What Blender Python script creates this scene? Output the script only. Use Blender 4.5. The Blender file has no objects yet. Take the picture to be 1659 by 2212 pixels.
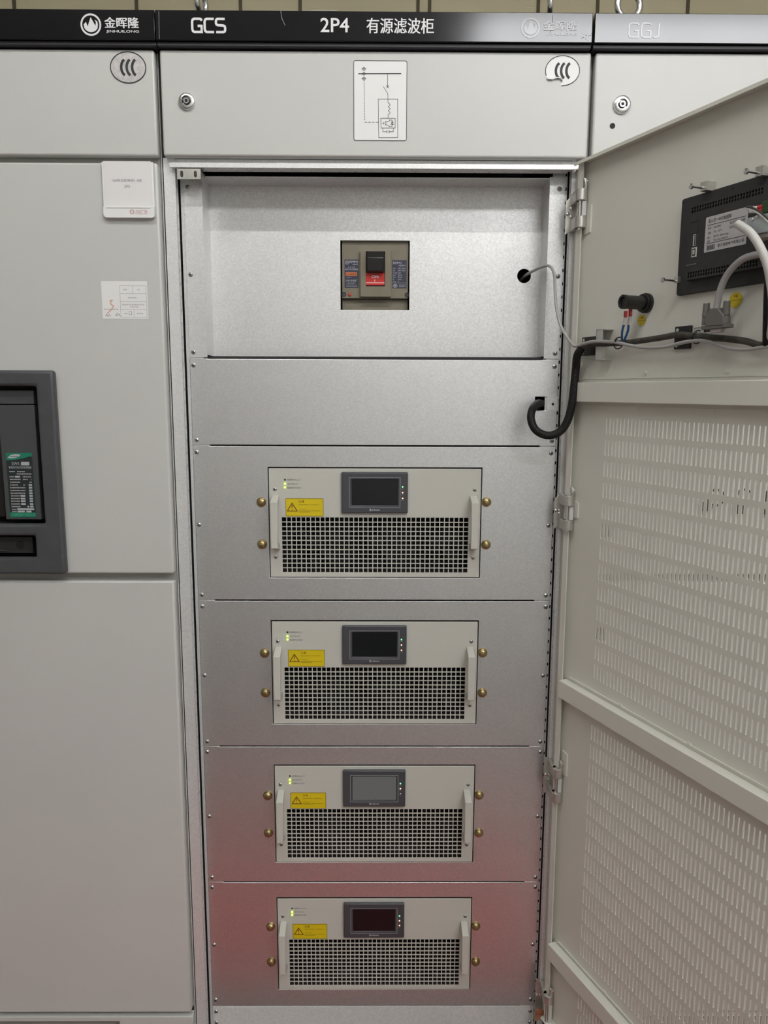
import bpy, bmesh, math, random
from math import sin, cos, radians, pi, sqrt, atan2
from mathutils import Vector, Matrix
random.seed(7)
scene = bpy.context.scene
COL = scene.collection

# ---------------------------------------------------------------- camera
F_PX = 1650.0
CAM = Vector((.008, -1.5213, 1.55))
PITCH, YAW, ROLL = .1571, .007, .0036
FWD = Vector((sin(YAW)*cos(PITCH), cos(YAW)*cos(PITCH), -sin(PITCH)))
_r0 = Vector((cos(YAW), -sin(YAW), 0)); _u0 = _r0.cross(FWD)
RT = cos(ROLL)*_r0 + sin(ROLL)*_u0
UP = cos(ROLL)*_u0 - sin(ROLL)*_r0
cd = bpy.data.cameras.new('camera'); cam = bpy.data.objects.new('camera', cd); COL.objects.link(cam)
cd.sensor_fit = 'VERTICAL'; cd.sensor_height = 36.0; cd.lens = 36.0*F_PX/2212.0
cd.clip_start = .02; cd.clip_end = 50
cam.matrix_world = Matrix(((RT.x, UP.x, -FWD.x, CAM.x), (RT.y, UP.y, -FWD.y, CAM.y), (RT.z, UP.z, -FWD.z, CAM.z), (0, 0, 0, 1)))
scene.camera = cam

# ---------------------------------------------------------------- light and exposure
scene.view_settings.view_transform = 'Standard'
scene.view_settings.look = 'None'
scene.view_settings.gamma = 1.0
scene.view_settings.use_curve_mapping = False
scene.view_settings.exposure = 0.0
wd = bpy.data.worlds.new('world'); scene.world = wd; wd.use_nodes = True
wd.node_tree.nodes['Background'].inputs['Color'].default_value = (.5, .5, .48, 1)
wd.node_tree.nodes['Background'].inputs['Strength'].default_value = .05
TUBE_NEAR = 67.0       # tube lamp above the aisle
PANEL_FAR = 26.0       # wide panel lamp further back
# tube lamp: x0, x1, y, z ; panel lamp: x0, x1, y, z
LAMP_NEAR = (-1.35, 1.15, -1.5, 3.33)
LAMP_FAR = (.52, 3.2, -2.9, 3.40)

# ---------------------------------------------------------------- measuring helpers
def ray(px, py): return FWD + RT*((px-829.5)/F_PX) - UP*((py-1106)/F_PX)
def at(px, py, y=0.0):                 # point of the cabinet row's plane at depth y -> (x, z)
    d = ray(px, py); p = CAM + d*((y-CAM.y)/d.y); return p.x, p.z
OPEN = radians(22.46)
DD = Vector((sin(OPEN), -cos(OPEN), 0)); DN = Vector((-cos(OPEN), -sin(OPEN), 0))
HINGE = Vector((.395, -.012, 0))
DOORM = Matrix(((DD.x, -DN.x, 0, HINGE.x), (DD.y, -DN.y, 0, HINGE.y), (0, 0, 1, 0), (0, 0, 0, 1)))
def dat(px, py, off=0.0):              # point on the open door's inner face -> (s, z)
    d = ray(px, py); h = HINGE + DN*off; p = CAM + d*(((h-CAM).dot(DN))/d.dot(DN)); return (p-HINGE).dot(DD), p.z
def dpt(px, py, off):                  # same, in the door's own coordinates (s, -off, z)
    s, z = dat(px, py, off); return (s, -off, z)
def wpt(px, py, y): x, z = at(px, py, y); return (x, y, z)
DOORI = DOORM.inverted()
def w2d(p): return tuple(DOORI @ Vector(p))
def d2w(p): return tuple(DOORM @ Vector(p))

# ---------------------------------------------------------------- materials
def mat(name, color, rough=.5, metal=0.0, spec=.5, emit=None, estr=0.0, coat=0.0):
    m = bpy.data.materials.new(name); m.use_nodes = True
    b = m.node_tree.nodes['Principled BSDF']
    b.inputs['Base Color'].default_value = (*color, 1); b.inputs['Roughness'].default_value = rough
    b.inputs['Metallic'].default_value = metal; b.inputs['Specular IOR Level'].default_value = spec
    b.inputs['Coat Weight'].default_value = coat
    if emit:
        b.inputs['Emission Color'].default_value = (*emit, 1); b.inputs['Emission Strength'].default_value = estr
    return m
def N(m, t, **kw):
    n = m.node_tree.nodes.new(t)
    for k, v in kw.items(): setattr(n, k, v)
    return n
def L(m, a, ao, b, bi): m.node_tree.links.new(a.outputs[ao], b.inputs[bi])
def bsdf(m): return m.node_tree.nodes['Principled BSDF']
def vary(m, c0, c1, scale, detail=2, bump=0.0, bscale=None, rough=None, bdist=.0005):
    tc = N(m, 'ShaderNodeTexCoord'); no = N(m, 'ShaderNodeTexNoise'); no.inputs['Scale'].default_value = scale
    no.inputs['Detail'].default_value = detail; L(m, tc, 'Object', no, 'Vector')
    rp = N(m, 'ShaderNodeValToRGB'); rp.color_ramp.elements[0].position = .3; rp.color_ramp.elements[1].position = .7
    rp.color_ramp.elements[0].color = (*c0, 1); rp.color_ramp.elements[1].color = (*c1, 1)
    L(m, no, 'Fac', rp, 'Fac'); L(m, rp, 'Color', bsdf(m), 'Base Color')
    if rough:
        mr = N(m, 'ShaderNodeMapRange'); mr.inputs['To Min'].default_value = rough[0]; mr.inputs['To Max'].default_value = rough[1]
        L(m, no, 'Fac', mr, 'Value'); L(m, mr, 'Result', bsdf(m), 'Roughness')
    if bump:
        n2 = N(m, 'ShaderNodeTexNoise'); n2.inputs['Scale'].default_value = bscale; n2.inputs['Detail'].default_value = 3
        L(m, tc, 'Object', n2, 'Vector')
        bp = N(m, 'ShaderNodeBump'); bp.inputs['Strength'].default_value = bump; bp.inputs['Distance'].default_value = bdist
        L(m, n2, 'Fac', bp, 'Height'); L(m, bp, 'Normal', bsdf(m), 'Normal')
    return m
def galvanised(name, lo, hi, rough=(.39, .48), scale=400, metal=1.0):
    m = mat(name, hi, .5, metal)
    tc = N(m, 'ShaderNodeTexCoord')
    vo = N(m, 'ShaderNodeTexVoronoi'); vo.inputs['Scale'].default_value = scale; L(m, tc, 'Object', vo, 'Vector')
    no = N(m, 'ShaderNodeTexNoise'); no.inputs['Scale'].default_value = scale*1.6; no.inputs['Detail'].default_value = 3
    L(m, tc, 'Object', no, 'Vector')
    big = N(m, 'ShaderNodeTexNoise'); big.inputs['Scale'].default_value = 7; big.inputs['Detail'].default_value = 3
    L(m, tc, 'Object', big, 'Vector')
    sep = N(m, 'ShaderNodeSeparateColor'); L(m, vo, 'Color', sep, 'Color')
    a = N(m, 'ShaderNodeMath', operation='MULTIPLY'); a.inputs[1].default_value = .4; L(m, sep, 'Red', a, 0)
    b = N(m, 'ShaderNodeMath', operation='MULTIPLY_ADD'); b.inputs[1].default_value = .55; L(m, no, 'Fac', b, 0); L(m, a, 'Value', b, 2)
    c = N(m, 'ShaderNodeMath', operation='MULTIPLY_ADD'); c.inputs[1].default_value = .35; L(m, big, 'Fac', c, 0); L(m, b, 'Value', c, 2)
    rp = N(m, 'ShaderNodeValToRGB'); rp.color_ramp.elements[0].position = .38; rp.color_ramp.elements[1].position = .92
    rp.color_ramp.elements[0].color = (*lo, 1); rp.color_ramp.elements[1].color = (*hi, 1)
    L(m, c, 'Value', rp, 'Fac'); L(m, rp, 'Color', bsdf(m), 'Base Color')
    mr = N(m, 'ShaderNodeMapRange'); mr.inputs['From Min'].default_value = .3; mr.inputs['From Max'].default_value = 1.0
    mr.inputs['To Min'].default_value = rough[1]; mr.inputs['To Max'].default_value = rough[0]
    L(m, c, 'Value', mr, 'Value'); L(m, mr, 'Result', bsdf(m), 'Roughness')
    bp = N(m, 'ShaderNodeBump'); bp.inputs['Strength'].default_value = .16; bp.inputs['Distance'].default_value = .0003
    L(m, b, 'Value', bp, 'Height'); L(m, bp, 'Normal', bsdf(m), 'Normal')
    return m
M = {}
M['paint'] = vary(mat('grey_cabinet_paint', (.6, .6, .57), .38, 0, .6), (.585, .59, .565), (.615, .615, .59), 3, 3, .1, 900, (.34, .41), .0003)
M['doorpaint'] = vary(mat('grey_door_paint', (.5, .49, .44), .45), (.75, .745, .675), (.78, .775, .705), 4, 3, .1, 900, (.42, .5), .0003)
M['plate'] = vary(mat('light_grey_faceplate', (.58, .57, .51), .42), (.57, .565, .51), (.60, .595, .54), 6, 2, .08, 1200, None, .0002)
M['galv'] = galvanised('galvanised_sheet', (.72, .725, .73), (.86, .865, .865))
M['galvdark'] = galvanised('galvanised_post', (.74, .745, .74), (.87, .875, .87), (.42, .52), 420, .5)
M['galvbox'] = galvanised('galvanised_box_sheet', (.67, .675, .675), (.83, .835, .83), (.46, .56), 400, .75)
M['galvpale'] = galvanised('pale_dull_zinc_sheet', (.62, .625, .61), (.74, .745, .73), (.45, .55), 260, .08)
M['steel'] = mat('bright_zinc_steel', (.72, .72, .71), .25, 1.0)
M['hinge'] = vary(mat('hinge_steel', (.6, .59, .55), .4, .85), (.55, .545, .51), (.65, .64, .6), 60)
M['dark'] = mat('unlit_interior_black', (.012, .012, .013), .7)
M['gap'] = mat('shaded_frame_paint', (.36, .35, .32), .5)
M['inside'] = mat('interior_sheet', (.10, .10, .10), .6, .3)
M['header'] = vary(mat('glossy_black_header', (.005, .005, .007), .14, 0, .45), (.004, .004, .006), (.007, .007, .009), 5, 3, 0, None, (.12, .16))
M['headerlip'] = mat('matte_black_header_edge', (.018, .018, .022), .5)
M['letter'] = mat('silver_white_lettering', (.78, .78, .80), .45)
M['glarewashed'] = mat('glare_toned_silver_lettering', (.10, .10, .105), .14, 0, .45)  # silver darkened to the low contrast that lamp glare leaves
M['thinletter'] = mat('thin_silver_lettering', (.26, .26, .28), .14, 0, .45)
M['white'] = mat('white_label_film', (.86, .86, .85), .4)
M['card'] = mat('white_paper_card', (.80, .785, .78), .75)
M['silverlab'] = vary(mat('silver_sticker', (.6, .57, .56), .35, .3), (.5, .48, .47), (.68, .66, .65), 120)
M['ink'] = mat('black_ink', (.025, .025, .028), .6)
M['greyink'] = mat('grey_ink', (.22, .21, .21), .6)
M['paleink'] = mat('pale_grey_ink', (.50, .49, .49), .6)
M['redink'] = mat('red_ink', (.50, .20, .20), .6)
M['orangeink'] = mat('orange_red_pen', (.62, .27, .18), .6)
M['yellow'] = mat('yellow_warning_film', (.72, .55, .008), .4)
M['brownink'] = mat('dark_brown_ink', (.16, .06, .01), .6)
M['oliveink'] = mat('olive_ink', (.22, .155, .01), .6)
M['bezel'] = mat('dark_grey_bezel_plastic', (.062, .063, .072), .42)
M['bezeledge'] = mat('bezel_outline', (.34, .35, .37), .5)
M['screen'] = mat('blank_screen_glass', (.006, .007, .009), .07, 0, .5)
M['screengrey'] = mat('grey_reflection_glow_screen', (.02, .02, .02), .15, 0, .5, emit=(1, .98, .94), estr=.085)  # added emission stands in for a brighter reflection in the glass
M['ledg'] = mat('lit_green_lamp', (.1, .6, .2), .3, emit=(.15, 1, .3), estr=2.2)
M['ledr'] = mat('lit_red_lamp', (.7, .2, .15), .3, emit=(1, .42, .30), estr=2.2)
M['ledoff'] = mat('unlit_lamp_lens', (.65, .65, .66), .3)
M['ledyg'] = mat('lit_yellow_green_lamp', (.6, .9, .1), .3, emit=(.62, 1, .10), estr=1.7)
M['brass'] = vary(mat('yellow_zinc_bolt', (.40, .30, .13), .3, 1.0), (.36, .27, .12), (.52, .42, .22), 90)
M['screwm'] = mat('zinc_screw', (.58, .58, .57), .28, 1.0)
M['taupe'] = vary(mat('taupe_breaker_case', (.20, .175, .125), .5), (.19, .168, .118), (.215, .19, .138), 30)
M['black'] = mat('black_plastic', (.012, .011, .010), .38)
M['blackm'] = mat('matte_black_plastic', (.03, .029, .027), .6)
M['red'] = mat('red_switch_plate', (.58, .022, .018), .4)
M['navy'] = mat('navy_rating_label', (.030, .032, .062), .45)
M['labink'] = mat('pale_label_ink', (.52, .52, .56), .6)
M['orange'] = mat('orange_label_patch', (.56, .16, .05), .5)
M['redbtn'] = mat('red_trip_button', (.50, .06, .05), .4)
M['acb'] = vary(mat('slate_grey_moulding', (.068, .07, .075), .45), (.063, .065, .07), (.074, .076, .082), 40)
M['acbp'] = mat('dark_slate_breaker_face', (.062, .065, .07), .5)
M['acblab'] = mat('dark_rating_plate', (.018, .026, .028), .45)
M['green'] = mat('green_label_band', (.010, .20, .115), .45)
M['greentxt'] = mat('pale_green_ink', (.10, .42, .30), .5)
M['labgrey'] = mat('label_white_box', (.46, .47, .48), .55)
M['hmi'] = vary(mat('charcoal_rear_housing', (.028, .028, .026), .55), (.025, .025, .024), (.031, .031, .029), 60)
M['hmilab'] = mat('grey_white_rear_label', (.52, .51, .52), .5)
M['conn'] = mat('pale_zinc_connector', (.42, .47, .48), .35, .5)
M['grn'] = mat('green_terminal', (.02, .065, .02), .5)
M['redwire'] = mat('red_ferrule', (.50, .03, .035), .45)
M['bluewire'] = mat('blue_wire', (.03, .13, .36), .45)
M['whitewire'] = mat('white_cable_jacket', (.62, .61, .58), .45)
M['greywire'] = mat('grey_cable_jacket', (.42, .41, .40), .45)
M['plug'] = mat('grey_plug_moulding', (.15, .145, .135), .5)
M['plugface'] = mat('pale_plug_shell', (.40, .36, .34), .4)
M['cream'] = mat('cream_bracket', (.55, .54, .50), .5)
def braid():
    m = mat('black_braided_sleeve', (.01, .009, .008), .55, 0, .3)
    tc = N(m, 'ShaderNodeTexCoord'); vo = N(m, 'ShaderNodeTexVoronoi'); vo.inputs['Scale'].default_value = 330
    L(m, tc, 'Object', vo, 'Vector')
    rp = N(m, 'ShaderNodeValToRGB'); rp.color_ramp.elements[0].position = .12; rp.color_ramp.elements[1].position = .2
    rp.color_ramp.elements[0].color = (.09, .085, .075, 1); rp.color_ramp.elements[1].color = (.007, .006, .005, 1)
    L(m, vo, 'Distance', rp, 'Fac'); L(m, rp, 'Color', bsdf(m), 'Base Color')
    bp = N(m, 'ShaderNodeBump'); bp.inputs['Strength'].default_value = .5; bp.inputs['Distance'].default_value = .001
    L(m, vo, 'Distance', bp, 'Height'); L(m, bp, 'Normal', bsdf(m), 'Normal')
    return m
M['braid'] = braid()
M['tape'] = vary(mat('dark_wrapped_harness', (.05, .045, .038), .7), (.038, .033, .028), (.075, .068, .056), 90, 3, .4, 300, None, .001)
M['rust'] = vary(mat('orange_copper_tab', (.42, .16, .07), .4, .4), (.32, .10, .04), (.55, .26, .13), 80)
M['copper'] = M['rust']
M['fan'] = mat('dark_fan_plastic', (.011, .011, .010), .6, 0, .3)
M['wire'] = mat('fan_guard_wire', (.05, .047, .042), .4, .5)
M['floor'] = vary(mat('grey_epoxy_floor', (.12, .12, .11), .45), (.11, .11, .10), (.135, .135, .125), 2)
M['mat'] = vary(mat('assumed_red_mat', (.36, .032, .026), .6), (.34, .028, .023), (.39, .038, .03), 30, 3, .3, 200, None, .002)
M['wall'] = vary(mat('off_white_wall', (.74, .73, .70), .8), (.72, .71, .68), (.76, .75, .72), 1.5)
M['wallback'] = vary(mat('olive_beige_wall_panels', (.52, .47, .31), .6), (.50, .45, .295), (.55, .50, .335), 2)
M['seam'] = mat('dark_panel_seam', (.09, .075, .045), .8)
M['ceil'] = mat('white_ceiling', (.70, .70, .67), .85)
M['lampbody'] = mat('white_lamp_housing', (.7, .7, .7), .5)
M['tube_near'] = mat('lit_lamp_tube', (1, 1, 1), .4, emit=(1.0, .985, .955), estr=TUBE_NEAR)
M['panel_far'] = mat('lit_lamp_diffuser', (1, 1, 1), .4, emit=(.98, .985, 1.0), estr=PANEL_FAR)

# ---------------------------------------------------------------- mesh builder
_TXT = {}
def text_shape(s, bold):
    k = (s, bold)
    if k not in _TXT:
        c = bpy.data.curves.new('lettering', 'FONT'); c.body = s; c.size = 1.0; c.resolution_u = 3; c.offset = bold
        o = bpy.data.objects.new('lettering', c); COL.objects.link(o)
        dg = bpy.context.evaluated_depsgraph_get()
        me = bpy.data.meshes.new_from_object(o.evaluated_get(dg))
        vs = [(v.co.x, v.co.y) for v in me.vertices]; fs = [tuple(p.vertices) for p in me.polygons]
        bpy.data.objects.remove(o); bpy.data.curves.remove(c); bpy.data.meshes.remove(me)
        _TXT[k] = (vs, fs)
    return _TXT[k]

class MB:
    def __init__(self): self.v = []; self.f = []; self.m = []; self.s = []; self.mats = []; self.cur = 0
    def use(self, key):
        mm = M[key]
        if mm not in self.mats: self.mats.append(mm)
        self.cur = self.mats.index(mm); return self
    def face(self, idx, smooth=False): self.f.append(tuple(idx)); self.m.append(self.cur); self.s.append(smooth)
    def poly(self, pts, smooth=False):
        b = len(self.v); self.v += [tuple(p) for p in pts]; self.face(range(b, b+len(pts)), smooth)
    def box(self, x0, x1, y0, y1, z0, z1):
        b = len(self.v)
        self.v += [(x0, y0, z0), (x1, y0, z0), (x1, y1, z0), (x0, y1, z0), (x0, y0, z1), (x1, y0, z1), (x1, y1, z1), (x0, y1, z1)]
        for q in ((0, 3, 2, 1), (4, 5, 6, 7), (0, 1, 5, 4), (2, 3, 7, 6), (1, 2, 6, 5), (3, 0, 4, 7)): self.face([b+i for i in q])
        return self
    def prism(self, pts, y0, y1, smooth=False):       # pts in (x, z), counter-clockwise seen from the front (-y)
        n = len(pts); b = len(self.v)
        self.v += [(x, y0, z) for x, z in pts] + [(x, y1, z) for x, z in pts]
        self.face([b+i for i in range(n)]); self.face([b+n+i for i in reversed(range(n))])
        for i in range(n):
            j = (i+1) % n; self.face([b+i, b+n+i, b+n+j, b+j], smooth)
        return self
    def prism_x(self, pts, x0, x1):                   # pts in (y, z)
        n = len(pts); b = len(self.v)
        self.v += [(x0, y, z) for y, z in pts] + [(x1, y, z) for y, z in pts]
        self.face([b+i for i in range(n)]); self.face([b+n+i for i in reversed(range(n))])
        for i in range(n):
            j = (i+1) % n; self.face([b+i, b+n+i, b+n+j, b+j])
        return self
    def lathe(self, o, ax, prof, n=20, smooth=True):  # prof: (t along axis, r)
        o = Vector(o); ax = Vector(ax).normalized()
        u = ax.orthogonal().normalized(); w = ax.cross(u); b = len(self.v)
        for t, r in prof:
            for k in range(n):
                a = 2*pi*k/n; self.v.append(tuple(o + ax*t + (u*cos(a) + w*sin(a))*r))
        for i in range(len(prof)-1):
            for k in range(n):
                k2 = (k+1) % n; self.face([b+i*n+k, b+i*n+k2, b+(i+1)*n+k2, b+(i+1)*n+k], smooth)
        self.face([b+k for k in reversed(range(n))]); e = b+(len(prof)-1)*n; self.face([e+k for k in range(n)])
        return self
    def cyl(self, p0, p1, r, r1=None, n=16):
        p0, p1 = Vector(p0), Vector(p1); h = (p1-p0).length
        return self.lathe(p0, p1-p0, [(0, r), (h, r if r1 is None else r1)], n)
    def tube(self, pts, r, n=10, sub=6):
        P = [Vector(p) for p in pts]; Q = []
        if len(P) > 2:
            E_ = [P[0]*2-P[1]] + P + [P[-1]*2-P[-2]]
            for i in range(1, len(E_)-2):
                a, b_, c, d = E_[i-1:i+3]
                for k in range(sub):
                    t = k/sub
                    Q.append(.5*((2*b_) + (c-a)*t + (2*a-5*b_+4*c-d)*t*t + (3*b_-a-3*c+d)*t**3))
            Q.append(P[-1])
        else: Q = P
        T = [(Q[min(i+1, len(Q)-1)]-Q[max(i-1, 0)]).normalized() for i in range(len(Q))]
        u = T[0].orthogonal().normalized(); b = len(self.v)
        for i, q in enumerate(Q):
            u = (u - T[i]*u.dot(T[i])).normalized(); w = T[i].cross(u)
            for k in range(n):
                a = 2*pi*k/n; self.v.append(tuple(q + (u*cos(a) + w*sin(a))*r))
        for i in range(len(Q)-1):
            for k in range(n):
                k2 = (k+1) % n; self.face([b+i*n+k, b+i*n+k2, b+(i+1)*n+k2, b+(i+1)*n+k], True)
        self.face([b+k for k in reversed(range(n))]); e = b+(len(Q)-1)*n; self.face([e+k for k in range(n)])
        return self
    def flat(self, pts, y):                           # flat polygon facing -y
        self.poly([(x, y, z) for x, z in pts]); return self
    def rect(self, x0, x1, z0, z1, y): return self.flat([(x0, z0), (x1, z0), (x1, z1), (x0, z1)], y)
    def ribbon(self, pts, w, y, closed=False):        # printed line of width w
        n = len(pts); h = w/2; Lp, Rp = [], []
        for i in range(n):
            a = pts[i-1] if (i > 0 or closed) else None; b = pts[i]; c = pts[(i+1) % n] if (i < n-1 or closed) else None
            def nrm(p, q):
                dx, dz = q[0]-p[0], q[1]-p[1]; l = sqrt(dx*dx+dz*dz) or 1; return (-dz/l, dx/l)
            if a is None: nx, nz = nrm(b, c); k = 1
            elif c is None: nx, nz = nrm(a, b); k = 1
            else:
                n1, n2 = nrm(a, b), nrm(b, c); nx, nz = n1[0]+n2[0], n1[1]+n2[1]; l = sqrt(nx*nx+nz*nz) or 1
                nx, nz = nx/l, nz/l; k = min(2.0, 1/max(.3, nx*n1[0]+nz*n1[1]))
            Lp.append((b[0]+nx*h*k, b[1]+nz*h*k)); Rp.append((b[0]-nx*h*k, b[1]-nz*h*k))
        for i in range(n if closed else n-1):
            j = (i+1) % n; self.flat([Rp[i], Rp[j], Lp[j], Lp[i]], y)
        return self
    def ring(self, cx, cz, rx, rz, w, y, a0=0, a1=2*pi, n=32):
        full = abs(a1-a0-2*pi) < 1e-6
        pts = [(cx+rx*cos(a0+(a1-a0)*k/n), cz+rz*sin(a0+(a1-a0)*k/n)) for k in range(n if full else n+1)]
        return self.ribbon(pts, w, y, full)
    def disc(self, cx, cz, rx, rz, y, n=28): return self.flat([(cx+rx*cos(2*pi*k/n), cz+rz*sin(2*pi*k/n)) for k in range(n)], y)
    def text(self, s, x0, x1, z0, z1, y, bold=0.0, fat=0.0):   # lettering fitted to a rectangle, facing -y
        vs, fs = text_shape(s, bold)
        if not vs: return self
        ax = min(v[0] for v in vs); bx = max(v[0] for v in vs); az = min(v[1] for v in vs); bz = max(v[1] for v in vs)
        sx = (x1-x0)/max(bx-ax, 1e-6); sz = (z1-z0)/max(bz-az, 1e-6)
        b = len(self.v); self.v += [(x0+(vx-ax)*sx, y, z0+(vz-az)*sz) for vx, vz in vs]
        for f in fs: self.face([b+i for i in f])
        if fat:
            for k, (dx, dz) in enumerate(((fat, 0), (-fat, 0), (0, fat*.6))): self.text(s, x0+dx, x1+dx, z0+dz, z1+dz, y-.00006*(k+1))
        return self
    def grid(self, U, V, solid, y0, y1):              # plate in the x-z plane with rectangular openings
        nu, nv = len(U)-1, len(V)-1; ids = {}
        def vid(i, j, k):
            if (i, j, k) not in ids: ids[(i, j, k)] = len(self.v); self.v.append((U[i], (y0, y1)[k], V[j]))
            return ids[(i, j, k)]
        S = lambda i, j: 0 <= i < nu and 0 <= j < nv and solid(i, j)
        for i in range(nu):
            for j in range(nv):
                if not S(i, j): continue
                self.face([vid(i, j, 0), vid(i+1, j, 0), vid(i+1, j+1, 0), vid(i, j+1, 0)])
                self.face([vid(i, j, 1), vid(i, j+1, 1), vid(i+1, j+1, 1), vid(i+1, j, 1)])
                if not S(i-1, j): self.face([vid(i, j, 0), vid(i, j+1, 0), vid(i, j+1, 1), vid(i, j, 1)])
                if not S(i+1, j): self.face([vid(i+1, j, 0), vid(i+1, j, 1), vid(i+1, j+1, 1), vid(i+1, j+1, 0)])
                if not S(i, j-1): self.face([vid(i, j, 0), vid(i, j, 1), vid(i+1, j, 1), vid(i+1, j, 0)])
                if not S(i, j+1): self.face([vid(i, j+1, 0), vid(i+1, j+1, 0), vid(i+1, j+1, 1), vid(i, j+1, 1)])
        return self
    def holed(self, U, V, hole, mp, t, seg=4):        # sheet with round-ended holes; mp(u, v, d) -> xyz
        for i in range(len(U)-1):
            for j in range(len(V)-1):
                u0, u1, v0, v1 = U[i], U[i+1], V[j], V[j+1]; h = hole(i, j)
                if h is None:
                    for d in (0, t): self.poly([mp(*p, d) for p in ((u0, v0), (u1, v0), (u1, v1), (u0, v1))])
                    continue
                cu, cv, w, hh = h; r = w/2; st = max(hh/2-r, 0)
                right = [(cu+r*sin(a), cv-st-r*cos(a)) for a in [pi/2*k/seg for k in range(seg+1)]] + \
                        [(cu+r*cos(a), cv+st+r*sin(a)) for a in [pi/2*k/seg for k in range(seg+1)]]
                left = [(2*cu-p[0], p[1]) for p in right]
                for d in (0, t):
                    self.poly([mp(*p, d) for p in [(cu, v0), (u1, v0), (u1, v1), (cu, v1)] + right[::-1]])
                    self.poly([mp(*p, d) for p in [(cu, v1), (u0, v1), (u0, v0), (cu, v0)] + left])
                loop = right + left[::-1][1:-1]
                for k in range(len(loop)):
                    a, b = loop[k], loop[(k+1) % len(loop)]
                    self.poly([mp(*a, 0), mp(*b, 0), mp(*b, t), mp(*a, t)], True)
        return self
    def mesh(self, name):
        xs = [v[0] for v in self.v]; ys = [v[1] for v in self.v]; zs = [v[2] for v in self.v]
        c = Vector(((min(xs)+max(xs))/2, (min(ys)+max(ys))/2, (min(zs)+max(zs))/2))
        me = bpy.data.meshes.new(name)
        me.from_pydata([(v[0]-c.x, v[1]-c.y, v[2]-c.z) for v in self.v], [], self.f)
        for mm in self.mats: me.materials.append(mm)
        me.polygons.foreach_set('material_index', self.m); me.polygons.foreach_set('use_smooth', self.s)
        bm = bmesh.new(); bm.from_mesh(me); bmesh.ops.remove_doubles(bm, verts=bm.verts, dist=1e-6)
        bmesh.ops.recalc_face_normals(bm, faces=bm.faces) if getattr(self, 'fixn', False) else None
        bm.to_mesh(me); bm.free()
        me.set_sharp_from_angle(angle=radians(38)); me.update(); return me, c
    def build(self, name, parent=None, frame=None, bevel=0, segs=2, label=None):
        me, c = self.mesh(name)
        return put(me, c, name, parent, frame, bevel, segs, label)
WM = {}
def put(me, c, name, parent=None, frame=None, bevel=0, segs=2, label=None):
    o = bpy.data.objects.new(name, me); COL.objects.link(o)
    w = (frame or Matrix.Identity(4)) @ Matrix.Translation(c)
    WM[o.name] = w
    if parent: o.parent = parent; o.matrix_basis = WM[parent.name].inverted() @ w
    else: o.matrix_basis = w
    if bevel:
        b = o.modifiers.new('edge', 'BEVEL'); b.width = bevel; b.segments = segs; b.limit_method = 'ANGLE'; b.angle_limit = radians(40)
    if label: o['label'] = label
    return o
def tag(o, label, cat, group=None):
    o['label'] = label; o['category'] = cat
    if group: o['group'] = group
    return o
def thing(name, loc, label, cat, group=None, rz=0):
    o = bpy.data.objects.new(name, None); COL.objects.link(o); o.empty_display_size = .1
    w = Matrix.Translation(loc) @ Matrix.Rotation(rz, 4, 'Z'); o.matrix_basis = w; WM[o.name] = w
    return tag(o, label, cat, group)
def structure(o): o['kind'] = 'structure'; return o
def copy_tree(o, parent=None):
    c = o.copy(); COL.objects.link(c); WM[c.name] = WM[o.name]
    if parent: c.parent = parent
    for ch in list(o.children): copy_tree(ch, c)
    return c
def circ(r, n=24): return [(r*cos(2*pi*k/n), r*sin(2*pi*k/n)) for k in range(n)]
def rrect(x0, x1, z0, z1, r, n=4, corners=(1, 1, 1, 1)):   # bl br tr tl
    P = []
    for (cx, cz, a0, on) in ((x0, z0, pi, corners[0]), (x1, z0, 1.5*pi, corners[1]), (x1, z1, 0, corners[2]), (x0, z1, .5*pi, corners[3])):
        if not on: P.append((cx, cz)); continue
        ox = cx + (r if cx == x0 else -r); oz = cz + (r if cz == z0 else -r)
        P += [(ox+r*cos(a0+.5*pi*k/n), oz+r*sin(a0+.5*pi*k/n)) for k in range(n+1)]
    return P

# ---------------------------------------------------------------- room
XL, XR, YF, YB, ZC = -3.4, 4.4, -4.4, 1.7, 3.8
structure(MB().use('floor').box(XL, XR, YF, YB, -.1, 0).build('floor'))
structure(MB().use('ceil').box(XL, XR, YF, YB, ZC, ZC+.1).build('ceiling'))
structure(MB().use('wall').box(XL-.1, XL, YF, YB, 0, ZC).build('wall_left'))
structure(MB().use('wall').box(XR, XR+.1, YF, YB, 0, ZC).build('wall_right'))
structure(MB().use('wall').box(XL, XR, YF-.1, YF, 0, ZC).build('wall_front'))
wb = MB().use('wallback').box(XL, XR, YB, YB+.1, 0, ZC).use('seam')
for k, xs in enumerate((-2.6, -2.0, -1.4, -.93, -.53, -.30, .155, .20, .62, .85, 1.20, 1.85, 2.4, 3.0, 3.6)):
    wb.box(xs-.006, xs+.006, YB-.006, YB, 0, ZC)
structure(wb.build('wall_back'))

# ================================================================ shared small pieces
def screw_mesh(r=.0046):
    b = MB().use('screwm')
    b.lathe((0, 0, 0), (0, -1, 0), [(-.004, r*.6), (0, r), (r*.28, r*.96), (r*.5, r*.75), (r*.62, r*.45), (r*.66, .0004)], 18)
    b.use('ink'); h = r*.68
    b.box(-r*.62, r*.62, -h, -h+.0008, -r*.15, r*.15).box(-r*.15, r*.15, -h-.00005, -h+.0008, -r*.62, r*.62)
    return b.mesh('screw')
SCREW = screw_mesh()
SMALLSCREW = screw_mesh(.0040)
def screw(x, y, z, parent, frame=None, me=SCREW, rot=None):
    m, c = me
    rot = random.uniform(0, pi/2) if rot is None else rot
    f = (frame or Matrix.Identity(4)) @ Matrix.Translation((x, y, z)) @ Matrix.Rotation(rot, 4, 'Y')
    return put(m, c, 'screw', parent, f)

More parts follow.
